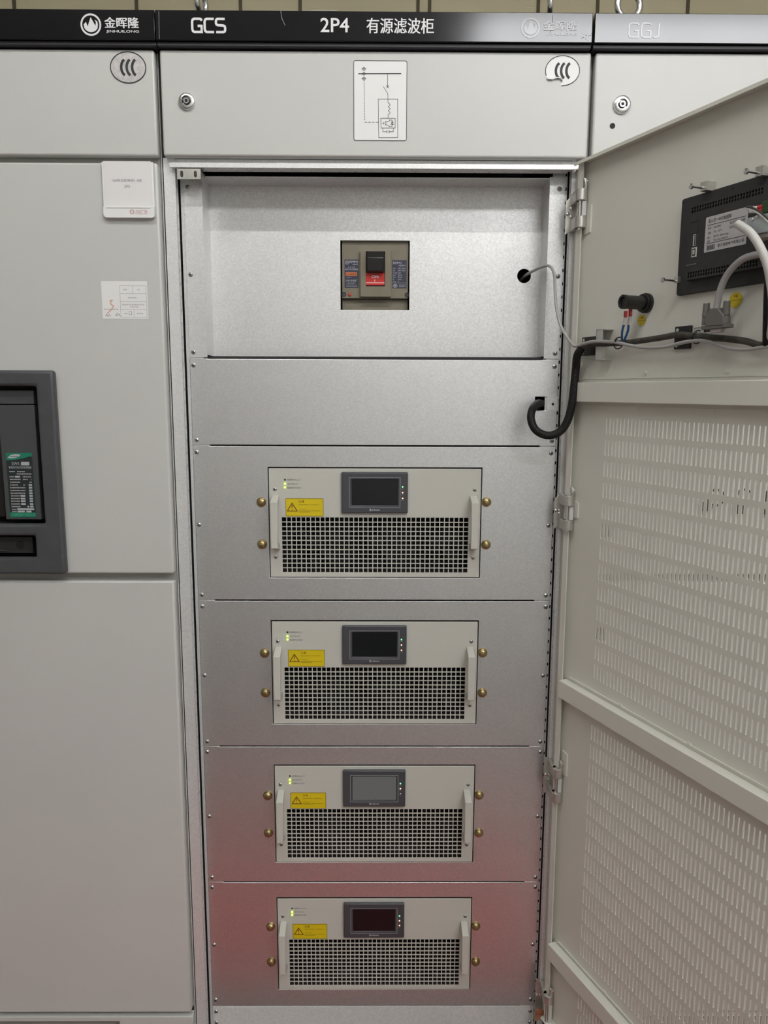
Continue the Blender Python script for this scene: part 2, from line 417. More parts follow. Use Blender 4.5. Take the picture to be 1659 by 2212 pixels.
def flame_logo(b, cx, cz, r, y):
    b.ring(cx, cz, r*.91, r*.91, r*.17, y, n=40)
    pts = []
    R = r*.70
    for k in range(17):
        a = pi + .42 + (pi-.84+.0)*k/16; pts.append((cx+R*cos(a), cz-.02*r+R*.92*sin(a)))
    pts += [(cx+R*.98, cz+.05*r), (cx+.62*r, cz+.30*r), (cx+.38*r, cz+.44*r), (cx+.50*r, cz+.22*r), (cx+.44*r, cz-.10*r),
            (cx+.26*r, cz+.22*r), (cx+.02*r, cz+.66*r), (cx-.18*r, cz+.20*r), (cx-.30*r, cz-.16*r), (cx-.46*r, cz+.24*r), (cx-R*.99, cz+.02*r)]
    b.flat(pts, y)
    return b
def strokes(b, lines, x0, z0, sx, sz, w, y):
    for ln in lines: b.ribbon([(x0+p[0]*sx, z0+p[1]*sz) for p in ln], w, y)
# squared letters, unit box
GLY = {
 'G': [[(1, .86), (.92, .96), (.80, 1), (.22, 1), (.06, .93), (0, .78), (0, .22), (.06, .07), (.22, 0), (.96, 0), (.96, .46), (.56, .46)]],
 'C': [[(1, 1), (.22, 1), (.06, .93), (0, .78), (0, .22), (.06, .07), (.22, 0), (1, 0)]],
 'S': [[(.98, 1), (.18, 1), (.04, .93), (0, .82), (0, .68), (.06, .57), (.2, .53), (.8, .5), (.95, .45), (1, .34), (1, .18), (.95, .06), (.8, 0), (.0, 0)]],
 'J': [[(.8, 1), (.8, .2), (.72, .05), (.5, 0), (.25, 0), (.1, .08)]],
}
def ccc(b, cx, cz, rx, rz, y, plate='white', peel=False):
    b.use(plate)
    if peel:
        pts = [(cx+rx*cos(a), cz+rz*sin(a)) for a in [radians(-96+k*(302/40)) for k in range(41)]]
        pts += [(cx-rx*.62, cz-rz*.50), (cx-rx*.35, cz-rz*.40), (cx-rx*.12, cz-rz*.42), (cx+rx*.05, cz-rz*.5)]
        b.flat(pts, y)
        b.use('ink').ring(cx, cz, rx*.97, rz*.97, .0014, y-.0003, radians(-92), radians(200), 44)
    else:
        b.disc(cx, cz, rx, rz, y, 40); b.use('ink').ring(cx, cz, rx*.97, rz*.97, .0019, y-.0003, n=44)
    b.use('ink')
    for k in range(3):
        ox = cx - rx*.22 + k*rx*.30
        b.ring(ox+rx*.14, cz, rx*.30, rz*.52, rx*.14, y-.0003-.0001*k, radians(112), radians(248), 12)
    if peel:
        b.use('white')
        q = [(cx-rx*.90, cz-rz*.46), (cx-rx*.62, cz-rz*.50), (cx-rx*.35, cz-rz*.40), (cx-rx*.12, cz-rz*.42), (cx+rx*.02, cz-rz*.62)]
        for i in range(len(q)-1):
            (xa, za), (xb, zb) = q[i], q[i+1]
            b.poly([(xa, y-.0002, za), (xb, y-.0002, zb), (xb+.001, y-.004, zb-.003), (xa+.001, y-.004, za-.0035)])
    return b
def key_lock(cx, cz, r, parent, y=0.0):
    b = MB().use('steel')
    b.lathe((cx, y+.001, cz), (0, -1, 0), [(0, r), (.003, r), (.0065, r*.93), (.008, r*.78), (.008, r*.56), (.004, r*.52), (.004, r*.1)], 28)
    b.use('ink').disc(cx, cz+.0002, r*.42, r*.42, y-.0046, 20).box(cx-r*.62, cx+r*.62, y-.0058, y-.0048, cz-r*.10, cz+r*.10)
    b.use('steel').ring(cx, cz, r*.26, r*.26, r*.14, y-.0066, n=16)
    return b.build('lock', parent, label='round zinc key lock with dark keyhole')
def eye_bolt(x, y, z, parent, R=.022, r=.0055, turn=0.0):
    b = MB().use('steel'); n, k = 26, 10; st = len(b.v)
    cz = 2.2706
    for i in range(n):
        a = 2*pi*i/n
        for j in range(k):
            q = 2*pi*j/k; rr = R+r*cos(q); lx = rr*cos(a)
            b.v.append((x+lx*cos(turn)-r*sin(q)*sin(turn), y+lx*sin(turn)+r*sin(q)*cos(turn), cz+rr*sin(a)))
    for i in range(n):
        for j in range(k):
            i2, j2 = (i+1) % n, (j+1) % k; b.face([st+i*k+j, st+i2*k+j, st+i2*k+j2, st+i*k+j2], True)
    b.lathe((x, y, z), (0, 0, 1), [(0, .013), (.006, .013), (.010, .008), (cz-R-z, .0075), (cz-R-z+.004, .005)], 16)
    return b.build('lifting_eye', parent, label='silver ring lifting eye on the cabinet roof')

HT, HFB, HB = 2.228, 2.1775, 2.170       # header heights
ZU0, ZU1 = 1.984, 2.168                  # upper doors
def header(parent, x0, x1, extra=None):
    b = MB().use('header').box(x0, x1, -.016, .03, HFB, HT)
    b.use('headerlip').box(x0, x1, -.010, .03, HB, HFB)
    if extra: extra(b)
    return b.build('header_strip', parent, bevel=.0012)
def cabinet_body(parent, x0, x1, hole=None):
    b = MB().use('paint').box(x0, x0+.002, .022, .62, .06, 2.17).box(x1-.002, x1, .022, .62, .06, 2.17).box(x0, x1, .62, .622, .06, 2.2)
    b.box(x0, x1, .03, .62, 2.2, 2.202).use('inside').box(x0, x1, .022, .62, .05, .06)
    if hole:
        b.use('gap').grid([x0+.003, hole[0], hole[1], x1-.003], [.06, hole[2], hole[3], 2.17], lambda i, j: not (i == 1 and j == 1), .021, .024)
    return b.build('cabinet_body', parent)
def plinth(parent, x0, x1, xa, xb, ztop=.1475):
    U = [x0, xa, xb, x1]; V = [.0, .06, ztop, .159]
    b = MB().use('paint').grid(U, V, lambda i, j: not (i == 1 and j == 1), .0, .02)
    b.use('dark').box(xa-.01, xb+.01, .03, .035, .05, .158).box(x0+.001, x1-.001, .0185, .0205, .157, .170)  # black strip stands in for shade in the gap under the door
    return b.build('plinth_panel', parent, bevel=.002)

# ================================================================ LEFT CABINET
LX0, LX1 = -1.206, -.4062
lc = thing('switchgear_cabinet', ((LX0+LX1)/2, .3, 0), 'closed grey switchgear cabinet at the left with a slate air circuit breaker in its door', 'cabinet')
hd = header(lc, LX0, -.3985-.001)
b = MB().use('letter')
cx, cz = at(196, 53, -.017); flame_logo(b, cx, cz, .0188, -.0166)
x0, z1 = at(225, 37, -.017); x1, z0 = at(300, 61, -.017); b.text('金晖隆', x0, x1, z0, z1, -.0166, 0, .0006)
x0, z1 = at(229, 64.5, -.017); x1, z0 = at(300, 72, -.017); b.text('JINHUILONG', x0, x1, z0, z1, -.0166, .01)
b.build('header_lettering', hd, label='silver flame emblem and company lettering on the black strip')
ud = MB().use('paint').box(LX0+.004, -.4075, 0, .02, ZU0, ZU1).build('instrument_door', lc, bevel=.004, segs=3)
b = MB(); cx, cz = at(277, 146, 0); ccc(b, cx, cz, .0335, .0275, -.0004, 'silverlab'); b.build('certification_sticker', ud, label='silver oval certification sticker with three black Cs')
LM1, LM0, LL1, LL0 = 1.9715, 1.1805, 1.1645, .1690
def acbX(px, py): return at(px, py, 0)
AX1 = at(118, 820, -.012)[0]; AX0 = AX1-.40
AZ1, AZ0 = at(60, 800, -.012)[1], at(60, 1240, -.012)[1]
cabinet_body(lc, LX0, LX1, (AX0+.02, AX1-.02, AZ0+.02, AZ1-.02))
# the door is cut out behind the breaker
b = MB().use('paint').grid([LX0+.004, AX0+.02, AX1-.02, -.4095], [LM0, AZ0+.02, AZ1-.02, LM1], lambda i, j: not (i == 1 and j == 1), 0, .02)
md = b.build('breaker_door', lc, bevel=.004, segs=3)
MB().use('paint').box(LX0+.004, -.4105, 0, .02, LL0, LL1).build('cabinet_door', lc, bevel=.004, segs=3)
plinth(lc, LX0+.004, -.4080, -1.15, at(258, 2206, 0)[0])
# asset tag without its square code
b = MB().use('white'); x0, z1 = at(218, 607, -.0004); x1, z0 = at(321, 689, -.0004)
b.rect(x0, x1, z0, z1, -.0005)
yy = -.0008
def tx(u): return x0+(x1-x0)*u
def tz(v): return z1-(z1-z0)*v
b.use('paleink')
for (u0, v0, u1, v1) in ((.40, .12, .40, .96), (.97, .12, .97, .96), (.40, .12, .97, .12), (.40, .33, .97, .33), (.40, .54, .97, .54), (.40, .75, .97, .75), (.40, .96, .97, .96), (.68, .12, .68, .33), (.69, .75, .69, .96)):
    b.ribbon([(tx(u0), tz(v0)), (tx(u1), tz(v1))], .0007, yy)
b.use('greyink').ribbon([(tx(.58), tz(.81)), (tx(.64), tz(.81)), (tx(.64), tz(.89)), (tx(.58), tz(.89))], .0007, yy, True)
b.use('paleink')
for (u0, u1, v) in ((.48, .57, .225), (.79, .84, .225), (.57, .77, .44), (.44, .93, .62), (.62, .80, .68), (.48, .56, .86), (.75, .90, .855), (.04, .36, .75)):
    k = max(2, int((u1-u0)/.035))
    for q in range(k): b.rect(tx(u0+(u1-u0)*q/k), tx(u0+(u1-u0)*(q+.6)/k), tz(v+.018), tz(v-.018), yy)
b.use('orangeink').ribbon([(tx(.16), tz(.53)), (tx(.23), tz(.50)), (tx(.18), tz(.60)), (tx(.25), tz(.66)), (tx(.20), tz(.75)), (tx(.10), tz(.86))], .0014, yy-.0001)
b.use('greyink').ribbon([(tx(.06), tz(.93)), (tx(.09), tz(.88)), (tx(.11), tz(.94)), (tx(.15), tz(.89)), (tx(.18), tz(.93))], .0009, yy)
b.ribbon([(tx(.28), tz(.93)), (tx(.33), tz(.82)), (tx(.30), tz(.92)), (tx(.36), tz(.87)), (tx(.39), tz(.94))], .0009, yy)
b.build('asset_tag', md, label='white asset tag with ruled boxes and an orange pen squiggle')

# sign holder hanging on the door
x0, z1 = at(217, 348, -.012); x1 = at(332, 348, -.012)[0]-.0012; z0 = at(275, 469.5, -.012)[1]; zp = at(275, 446, -.012)[1]
x1 = at(333, 460, -.012)[0]
sh = thing('sign_holder', ((x0+x1)/2, -.006, z0), 'white plastic sign holder with a paper card reading 2P5 on the left cabinet', 'sign')
b = MB().use('white').prism(rrect(x0, x1, z0, z1, .006, 4, (1, 1, 0, 0)), -.007, -.0005)
b.prism(rrect(x0, x1, z0, zp, .006, 4, (1, 1, 0, 0)), -.0105, -.007)
b.box(x0+.006, x1-.006, -.0118, -.0105, zp-.0022, zp-.0006)
b.use('redink')
cx, cz = at(285, 457.5, -.011); b.ring(cx, cz, .0036, .0036, .0011, -.0108, n=18).ribbon([(cx-.002, cz), (cx+.002, cz)], .0008, -.0108)
xa, za = at(292, 453, -.011); xb, zb = at(318, 460.5, -.011); b.text('万达广场', xa, xb, zb, za, -.0108)
b.rect(xa, xb, zb-.0016, zb-.0010, -.0108)
b.build('holder_plate', sh, bevel=.0008)
b = MB().use('card').box(x0+.0035, x1-.0035, -.0084, -.0071, zp-.001, z1+.0012)
b.use('greyink'); xa, za = at(242, 386.5, -.0085); xb, zb = at(306, 393, -.0085); b.text('10#商业配电柜1-3层', xa, xb, zb, za, -.0086)
xa, za = at(268, 399.5, -.0085); xb, zb = at(281, 406, -.0085); b.text('2P5', xa, xb, zb, za, -.0086)
b.build('paper_card', sh)

# ---------------- air circuit breaker in the left door
ab = thing('air_circuit_breaker', ((AX0+AX1)/2, 0, AZ0), 'slate grey air circuit breaker with a green-banded rating plate in the left cabinet door', 'circuit breaker')
WX1 = at(90, 980, -.01)[0]; WX0 = AX0+(AX1-WX1); WZ1, WZ0 = at(40, 834, -.01)[1], at(50, 1131, -.01)[1]
KX1 = at(80, 1180, -.01)[0]; KX0 = AX0+(AX1-KX1); KZ1, KZ0 = at(40, 1156, -.01)[1], at(40, 1203, -.01)[1]
b = MB().use('acb').grid([AX0, WX0, KX0, KX1, WX1, AX1] if KX0 > WX0 else [AX0, KX0, WX0, WX1, KX1, AX1], [AZ0, KZ0, KZ1, WZ0, WZ1, AZ1],
      (lambda i, j: not ((j == 3 and 1 <= i <= 3) or (j == 1 and i == 2))) if KX0 > WX0 else (lambda i, j: not ((j == 3 and i == 2) or (j == 1 and 1 <= i <= 3))), -.018, 0)
b.build('escutcheon_frame', ab, bevel=.006, segs=3)
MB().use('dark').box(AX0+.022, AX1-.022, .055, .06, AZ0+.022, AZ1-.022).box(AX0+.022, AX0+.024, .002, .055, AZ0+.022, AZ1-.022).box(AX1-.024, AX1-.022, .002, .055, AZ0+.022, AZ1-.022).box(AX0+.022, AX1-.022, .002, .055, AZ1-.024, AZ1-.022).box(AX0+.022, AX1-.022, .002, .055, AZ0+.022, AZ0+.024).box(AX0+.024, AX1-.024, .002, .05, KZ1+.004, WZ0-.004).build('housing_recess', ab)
PX0, PX1 = at(14, 1120, .004)[0], at(91, 1120, .004)[0]
PZ1, PZ0 = at(40, 843, .004)[1], at(50, 1122, .004)[1]
ZS = at(40, 874, .002)[1]
b = MB().use('acbp').box(PX0, PX1, .002, .05, PZ0, ZS-.0008).box(PX0, PX1, .003, .05, ZS+.0008, PZ1)
fp = b.build('breaker_face', ab, bevel=.0012)
MB().use('black').box(WX0+.006, PX0-.012, .028, .05, PZ0, PZ1).build('operating_panel', ab, bevel=.002)
# rating plate
lx0, lz1 = at(13.5, 978, .0015); lx1 = at(77, 1100, .0015)[0]; lz0 = at(45, 1117, .0015)[1]
lx0 = at(21, 1100, .0015)[0]
b = MB().use('acblab').rect(lx0, lx1, lz0, lz1, .0016)
yl = .0012
def ux(u): return lx0+(lx1-lx0)*u
def uz(v): return lz1-(lz1-lz0)*v
b.use('green').flat([(ux(0), uz(.115))] + [(ux(.15*k), uz(.115-.006*k*k*.28)) for k in range(1, 7)] + [(ux(1), uz(.06)), (ux(1), uz(0)), (ux(0), uz(0))], yl)
b.rect(ux(0), ux(1), uz(1), uz(.925), yl)
b.use('labgrey').flat([(ux(.06), uz(.078)), (ux(.2), uz(.088)), (ux(.38), uz(.078)), (ux(.52), uz(.055)), (ux(.57), uz(.035)), (ux(.5), uz(.02)), (ux(.34), uz(.02)), (ux(.18), uz(.035))], yl-.0003)
b.rect(ux(.57), ux(.88), uz(.193), uz(.138), yl-.0003)
b.use('green').rect(ux(.17), ux(.47), uz(.062), uz(.052), yl-.0005)
b.use('labink').text('SW1-', ux(.21), ux(.56), uz(.188), uz(.143), yl-.0003)
b.text('智能型万能式低压断路器', ux(.09), ux(.95), uz(.243), uz(.208), yl-.0003)
def dashes(u0, u1, v, h=.012, n=9):
    for q in range(n): b.rect(ux(u0+(u1-u0)*q/n), ux(u0+(u1-u0)*(q+.62)/n), uz(v+h), uz(v-h), yl-.0003)
b.use('paleink')
for u0, u1, v, n in ((.1, .32, .29, 4), (.40, .70, .29, 8), (.38, .95, .325, 14), (.09, .28, .37, 4), (.60, .93, .37, 7), (.09, .52, .41, 9), (.60, .80, .41, 4), (.90, .93, .41, 1), (.10, .50, .455, 8), (.84, .94, .455, 3), (.1, .40, .497, 6), (.6, .67, .497, 2), (.09, .68, .54, 12), (.09, .68, .583, 12), (.09, .66, .625, 11), (.1, .44, .667, 8), (.09, .44, .709, 8), (.09, .44, .75, 8), (.09, .44, .793, 8), (.09, .44, .835, 8), (.1, .28, .878, 4), (.1, .28, .912, 4)):
    dashes(u0, u1, v, .009, n)
b.use('labgrey')
for u0, u1, v in ((.30, .49, .37), (.80, .93, .497), (.80, .93, .54), (.80, .93, .583), (.80, .93, .625), (.80, .93, .667), (.80, .93, .709), (.80, .93, .75), (.80, .93, .793), (.80, .93, .835), (.46, .64, .667), (.46, .64, .709), (.46, .64, .75), (.46, .64, .793), (.70, .76, .835), (.30, .95, .874), (.30, .58, .910), (.64, .84, .910)):
    b.rect(ux(u0), ux(u1), uz(v+.014), uz(v-.014), yl-.0003)
b.use('greentxt').text('上海新驰电气有限公司', ux(.05), ux(.97), uz(.985), uz(.94), yl-.0003)
b.build('rating_plate', fp, label='dark rating plate with green top and bottom bands')
b = MB().use('blackm').box(KX0+.006, at(70, 1180, .01)[0], .012, .04, at(40, 1195, .01)[1], at(40, 1160, .01)[1])
kx, kz = at(43, 1177, .01)
b.use('dark').lathe((kx, .0125, kz), (0, -1, 0), [(0, .0085), (.0012, .0085), (.0012, .003)], 18)
b.use('bezel').box(KX0+.02, at(14, 1180, .01)[0], .009, .012, at(40, 1190, .01)[1], at(40, 1188, .01)[1])
b.build('lock_shutter', ab, bevel=.001)

# ================================================================ CENTRE CABINET
CX0, CX1 = -.4035, .3985
cc = thing('open_filter_cabinet', (0, .3, 0), 'open galvanised cabinet in the centre holding four stacked grey power modules', 'cabinet')
b = MB().use('inside').box(CX0, CX0+.002, .036, .62, .06, 2.17).box(CX1-.002, CX1, .036, .62, .06, 2.17).box(CX0, CX1, .62, .622, .05, 2.2).box(CX0, CX1, .036, .62, 2.2, 2.202).box(CX0, CX1, .022, .62, .04, .06)
b.build('cabinet_body', cc)
def scuffs(b):
    b.use('paleink')
    for pts in (((606, 22), (609, 40), (616, 55)), ((672, 22), (700, 21.5), (728, 22.5)), ((343, 24), (343.5, 60), (344, 84))):
        b.ribbon([at(*p, -.0165) for p in pts], .0006, -.0163)
    b.use('ink')
    for k in range(16):
        x, z = at(random.uniform(1255, 1278), random.uniform(72, 88), -.0165); b.rect(x, x+random.uniform(.0006, .0016), z, z+random.uniform(.0004, .0012), -.0163)
    b.ribbon([at(*p, -.0165) for p in ((1193, 32), (1194, 44), (1192, 52), (1190, 62), (1188, 70))], .0008, -.0163)
hd = header(cc, -.3982, .3945, scuffs)
b = MB().use('letter')
xs = [at(p, 54, -.017)[0] for p in (415, 436, 442, 462, 466.5, 486)]
zt, zb = at(450, 40.5, -.017)[1], at(450, 69, -.017)[1]
for i, ch in enumerate('GCS'): strokes(b, GLY[ch], xs[2*i], zb, xs[2*i+1]-xs[2*i], zt-zb, .0042, -.0166)
b.build('type_lettering', hd, label='squared white GCS lettering')
b = MB().use('letter')
x0, z1 = at(692, 38, -.017); x1, z0 = at(754, 69.5, -.017); b.text('2P4', x0, x1, z0, z1, -.0166, .012)
b.build('number_lettering', hd, label='white 2P4 lettering')
b = MB().use('letter')
x0, z1 = at(792, 38.5, -.017); x1, z0 = at(937, 73, -.017); b.text('有源滤波柜', x0, x1, z0, z1, -.0166, 0, .0004)
b.build('name_lettering', hd, label='white Chinese cabinet name')
b = MB().use('glarewashed')
cx, cz = at(1146, 60, -.017); flame_logo(b, cx, cz, .0172, -.0166)
x0, z1 = at(1175, 45, -.017); x1, z0 = at(1246, 66, -.017); b.text('金晖隆', x0, x1, z0, z1, -.0166, 0, .0006)
x0, z1 = at(1178, 71, -.017); x1, z0 = at(1246, 78, -.017); b.text('JINHUILONG', x0, x1, z0, z1, -.0166, .01)
b.build('company_lettering', hd, label='faded flame emblem and company lettering')
ud = MB().use('paint').box(-.3975, .3985, 0, .02, ZU0, ZU1).build('instrument_door', cc, bevel=.004, segs=3)
key_lock(*at(404, 220, 0), .0152, ud)
b = MB(); cx, cz = at(1215, 153, 0); ccc(b, cx, cz, .0325, .0265, -.0004, 'white', True)
b.build('certification_sticker', ud, label='white oval certification sticker with a torn lower edge')
# circuit diagram sticker
x0, z1 = at(764, 131, 0); x1, z0 = at(878, 304, 0); yd = -.0005
b = MB().use('white').flat(rrect(x0-.001, x1+.001, z0-.001, z1+.001, .004), yd).use('ink')
def G(px, py): u = (px-255)/(1425-255); v = (py-215)/(2030-215); return (x0+(x1-x0)*u, z1+(z0-z1)*v)
def ln(*pts, w=.0008, closed=False): b.ribbon([G(*p) for p in pts], w, yd-.0003, closed)
b.ribbon(rrect(x0, x1, z0, z1, .0035), .0012, yd-.0003, True)
ln((355, 512), (1298, 503), w=.0016)
for q in (400, 510, 620):
    c = G(480, q); b.ring(c[0], c[1], .0021, .0026, .0009, yd-.0004, n=16); ln((428, q), (530, q), w=.0010)
for k in range(15): ln((482+k*.8, 655+k*62), (483+k*.8, 655+k*62+44))
for k in range(4): ln((495+k*82, 1612), (495+k*82+56, 1612))
ln((1002, 508), (1002, 800)); ln((970, 768), (1035, 832)); ln((1035, 768), (970, 832)); ln((905, 795), (1008, 965), (1010, 1165))
ln((795, 1082), (1222, 1080), (1230, 1960), (808, 1965), closed=True)
for k in range(3): ln(*[(1012+44*sin(pi*t/8), 1165+k*90+90*t/8) for t in range(9)])
ln((1012, 1435), (1012, 1520)); ln((852, 1520), (1170, 1520), (1172, 1742), (860, 1745), closed=True)
ln((878, 1633), (920, 1633)); ln((922, 1605), (922, 1668)); ln((962, 1585), (962, 1690)); ln((962, 1612), (1040, 1580), (1045, 1550)); ln((962, 1660), (1035, 1695), (1045, 1718))
ln((1045, 1560), (1105, 1560), (1105, 1705), (1045, 1705)); ln((1075, 1660), (1135, 1660), (1105, 1605), closed=True); ln((1075, 1604), (1135, 1604))
ln((898, 1745), (902, 1830), (990, 1830)); ln((1132, 1745), (1130, 1828), (1040, 1828)); ln((990, 1795), (990, 1862), w=.001); ln((1040, 1795), (1040, 1862), w=.001)
b.build('circuit_diagram_sticker', ud, label='white rounded sticker with a black single-line circuit diagram')

# frame posts with punched returns, top rail
PR0 = -.3815
def posts():
    for side in (-1, 1):
        b = MB().use('galvdark'); sx = lambda x: x*side
        xa, xb = sorted((sx(.4035 if side < 0 else .3836), sx(.3815 if side < 0 else .376)))
        b.box(xa, xb, .020, .0225, .06, 1.986)
        xi = sx(.3815 if side < 0 else .376)
        V = [.06+.0255*k for k in range(75)] + [1.975]
        b.holed([.0225, .0365], V, lambda i, j: (.0305, (V[j]+V[j+1])/2, .0035, .007), lambda u, v, d: (xi-side*d, u, v), .0004, 2)
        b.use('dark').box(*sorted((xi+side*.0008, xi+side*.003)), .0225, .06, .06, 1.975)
        b.build('frame_post', cc)
        # punched inner rail behind the panels
        b = MB().use('galvdark'); xo = sx(.3795 if side < 0 else .3745); x2 = sx(.345)
        U = [.3455, .369, .3745 if side > 0 else .3795]
        b.holed(U, V, lambda i, j: (U[1]+.0028, (V[j]+V[j+1])/2+.006, .0032, .007) if i == 1 else None, lambda u, v, d: (side*u, .0472+d, v), .0015, 2)
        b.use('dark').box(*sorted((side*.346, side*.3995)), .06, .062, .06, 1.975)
        b.build('panel_rail', cc)
posts()
b = MB().use('galvdark').box(-.388, .385, .006, .0085, 1.9655, 1.974).box(-.388, .385, .0085, .03, 1.972, 1.974)
b.box(-.3812, .3757, .020, .0225, 1.966, 1.984)
U = [-.372+.0285*k for k in range(27)]
b.holed(U, [.0085, .0215, .0345], lambda i, j: ((U[i]+U[i+1])/2+.006*j, .0145+.0135*j, .0045, .0045), lambda u, v, d: (u, v, 1.9655+d), .0015, 2)
b.build('punched_rail', cc)
# strike bracket at the top left corner
x0, z1 = at(382, 364.5, .002); x1, z0 = at(434, 387, .002)
zc = (z0+z1)/2
b = MB().use('hinge')
U = [x0, (x0+x1)/2, x1]
b.holed(U, [z0, z1], lambda i, j: (at((392.5, 422)[i], 375, .002)[0], zc, .0056, .0115), lambda u, v, d: (u, .002+d, v), .002, 5)
b.box(x1-.002, x1, .004, .04, z0, z1).box(x0, x1, .004, .036, z1-.002, z1)
b.build('strike_bracket', cc, label='small steel bracket with two upright slots at the top left corner')

# ---- breaker mounting box and panels
PL0, PL1 = -.3725, .3705
YP = .045
GAPS = [1.614, 1.439, 1.1125, .7843, .4598, .1451, .055]
SX = (-.3645, .3621)
BX0, BX1, BZ1 = -.337, .3397, 1.962
CTX0, CTX1, CTZ0, CTZ1 = -.0721, .0703, 1.7159, 1.8543
HX, HZ = .3067, 1.7856
YR = .11
b = MB().use('galvbox')
b.box(PL0, BX0, YP, YP+.002, 1.6155, BZ1).box(BX1, PL1, YP, YP+.002, 1.6155, BZ1)
b.box(BX0-.002, BX0, YP+.002, YR+.002, 1.6205, BZ1).box(BX1, BX1+.002, YP+.002, YR+.002, 1.6205, BZ1)
b.box(BX0, BX1, YP, YR+.002, BZ1-.004, BZ1-.002).use('dark').box(BX0-.03, BX1+.03, YP+.012, YP+.014, 1.598, 1.6185).use('galvbox')  # black strip painted as the shade in the gap below the box
U = [BX0, CTX0, CTX1, HX-.02, HX+.02, BX1]; V = [1.6205, CTZ0, HZ-.02, HZ+.02, CTZ1, BZ1-.004]
b.holed(U, V, lambda i, j: (HX, HZ, .0286, .0286) if (i == 3 and j == 2) else None, lambda u, v, d: (u, YR+d, v), .002, 8)
# remove cells of the breaker opening
keep = [k for k, f in enumerate(b.f) if not (all(CTX0-1e-6 <= b.v[i][0] <= CTX1+1e-6 and CTZ0-1e-6 <= b.v[i][2] <= CTZ1+1e-6 and b.v[i][1] >= YR-1e-6 for i in f) and len(f) == 4 and len(set(b.v[i][1] for i in f)) == 1)]
b.f = [b.f[k] for k in keep]; b.m = [b.m[k] for k in keep]; b.s = [b.s[k] for k in keep]
mbx = b.build('breaker_mounting_box', cc)
for z in (1.940, 1.776, 1.626):
    for x in ((-.3645, .3585) if z > 1.9 else SX): screw(x, YP, z, mbx)
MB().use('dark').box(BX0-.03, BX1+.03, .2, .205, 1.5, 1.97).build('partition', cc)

def panel(name, z0, z1, cut=None, rows=(), label=None, mkey='galv'):
    g = .0016
    xs = [PL0, -.338, .338, PL1]; zs = [z0+.0003, z0+g, z1-g, z1-.0003]
    if cut:
        xs = sorted(set(xs+[cut[0], cut[1]])); zs = sorted(set(zs+[cut[2], cut[3]]))
    def solid(i, j):
        xm, zm = (xs[i]+xs[i+1])/2, (zs[j]+zs[j+1])/2
        if (zm < z0+g or zm > z1-g) and -.338 < xm < .338: return False
        if cut and cut[0] < xm < cut[1] and cut[2] < zm < cut[3]: return False
        return True
    b = MB().use(mkey).grid(xs, zs, solid, YP, YP+.014)
    p = b.build(name, cc, bevel=.0009, segs=2, label=label)
    for z in rows:
        for x in SX: screw(x+random.uniform(-.0006, .0006), YP, z, p)
    return p
# blank panel with a corner notch for the harness
nx0, nz1 = at(1156, 857, YP); nx1, nz0 = at(1181.5, 887, YP)
bp_ = panel('blank_panel', GAPS[1], GAPS[0], (nx0, nx1, nz0, nz1), (1.600, 1.450), 'plain galvanised panel with a cable notch at right')
x0, z1 = at(1182, 857, YP-.0006); x1, z0 = at(1204, 887, YP-.0006)
b = MB().use('galvdark').box(x0, x1, YP-.0012, YP+.001, z0, z1).use('dark').lathe((at(1194, 873, YP)[0], YP-.0010, at(1194, 873, YP)[1]), (0, -1, 0), [(0, .0027), (.0004, .0027), (.0004, .001)], 14)
b.build('notch_tab', bp_)
MCX = .0004
MW, MH = .2187, .1145                    # half width, half height of a module face
MZ = [1.2779, .9519, .62435, .30445]
MROWS = [(1.425, 1.274, 1.124), (1.099, .946, .795), (.771, .619, .471), (.447, .303, .162)]
for k in range(4):
    panel('module_panel', GAPS[k+2], GAPS[k+1], (MCX-MW-.0022, MCX+MW+.0022, MZ[k]-MH-.002, MZ[k]+MH+.0026), MROWS[k])
panel('base_panel', GAPS[6], GAPS[5], None, (.132, .103), 'low pale zinc panel at the foot of the open cabinet', 'galvpale')

# ---- hinges on the right post
HXA, HYA = .3850, -.022
for k, (pa, pb) in enumerate(((412, 495), (1069, 1143), (1653, 1724), (2139, 2222))):
    px = (1251, 1229, 1206, 1180)[k]
    zt, zb = at(px, pa, -.012)[1], at(px, pb, -.012)[1]
    b = MB().use('hinge')
    pl = [(.3655, zb-.006), (.378, zb+.004), (.3855, zb+.004), (.3855, zt-.002), (.376, zt-.002), (.3655, zt-.013+.02*(k >= 2))]
    b.prism(pl, .0155, .0180)
    kh = .0205
    for z0 in (zb, zt-kh): b.lathe((HXA, HYA, z0), (0, 0, 1), [(0, .0105), (kh, .0105)], 20); b.box(.3748, .3835, HYA, .0175, z0, z0+kh)
    h = b.build('hinge', cc, bevel=.0006)
    MB().use('steel').cyl((HXA-.003, HYA-.003, zb-.004), (HXA-.003, HYA-.003, zt+.002), .0026, n=12).build('hinge_pin', h)
    MB().use('paint').box(HXA+.001, HXA+.0085, HYA-.0065, HYA+.002, zb+kh+.001, zt-kh-.001).build('hinge_leaf', h)
    for (x, z) in ((.3695, zt-.036), (.3765, zt-.036+.010*(k < 1)), (.3765, zb+.028)):
        b = MB().use('steel').lathe((x, .0158, z), (0, -1, 0), [(0, .0036), (.0016, .0034), (.0027, .002), (.003, .0004)], 14); b.build('rivet', h)
    zz = zt+.004 if k else zt+.006
    MB().use('hinge').tube([(HXA+.005, HYA-.004, zt-.004), (HXA+.006, HYA-.006, zz+.002), (HXA+.004, HYA-.004, zz+.012), (HXA+.009, HYA-.006, zz+.006)], .0026).build('pin_hook', h)
x0, z0 = at(1160, 2190, .0)
b = MB().use('rust').prism([at(1155, 2205, 0), at(1166, 2196, 0), at(1178, 2184, 0), at(1168, 2177, 0), at(1157, 2179, 0)], -.003, -.0016)
b.build('copper_strap', cc, label='orange copper strap end at the bottom hinge')
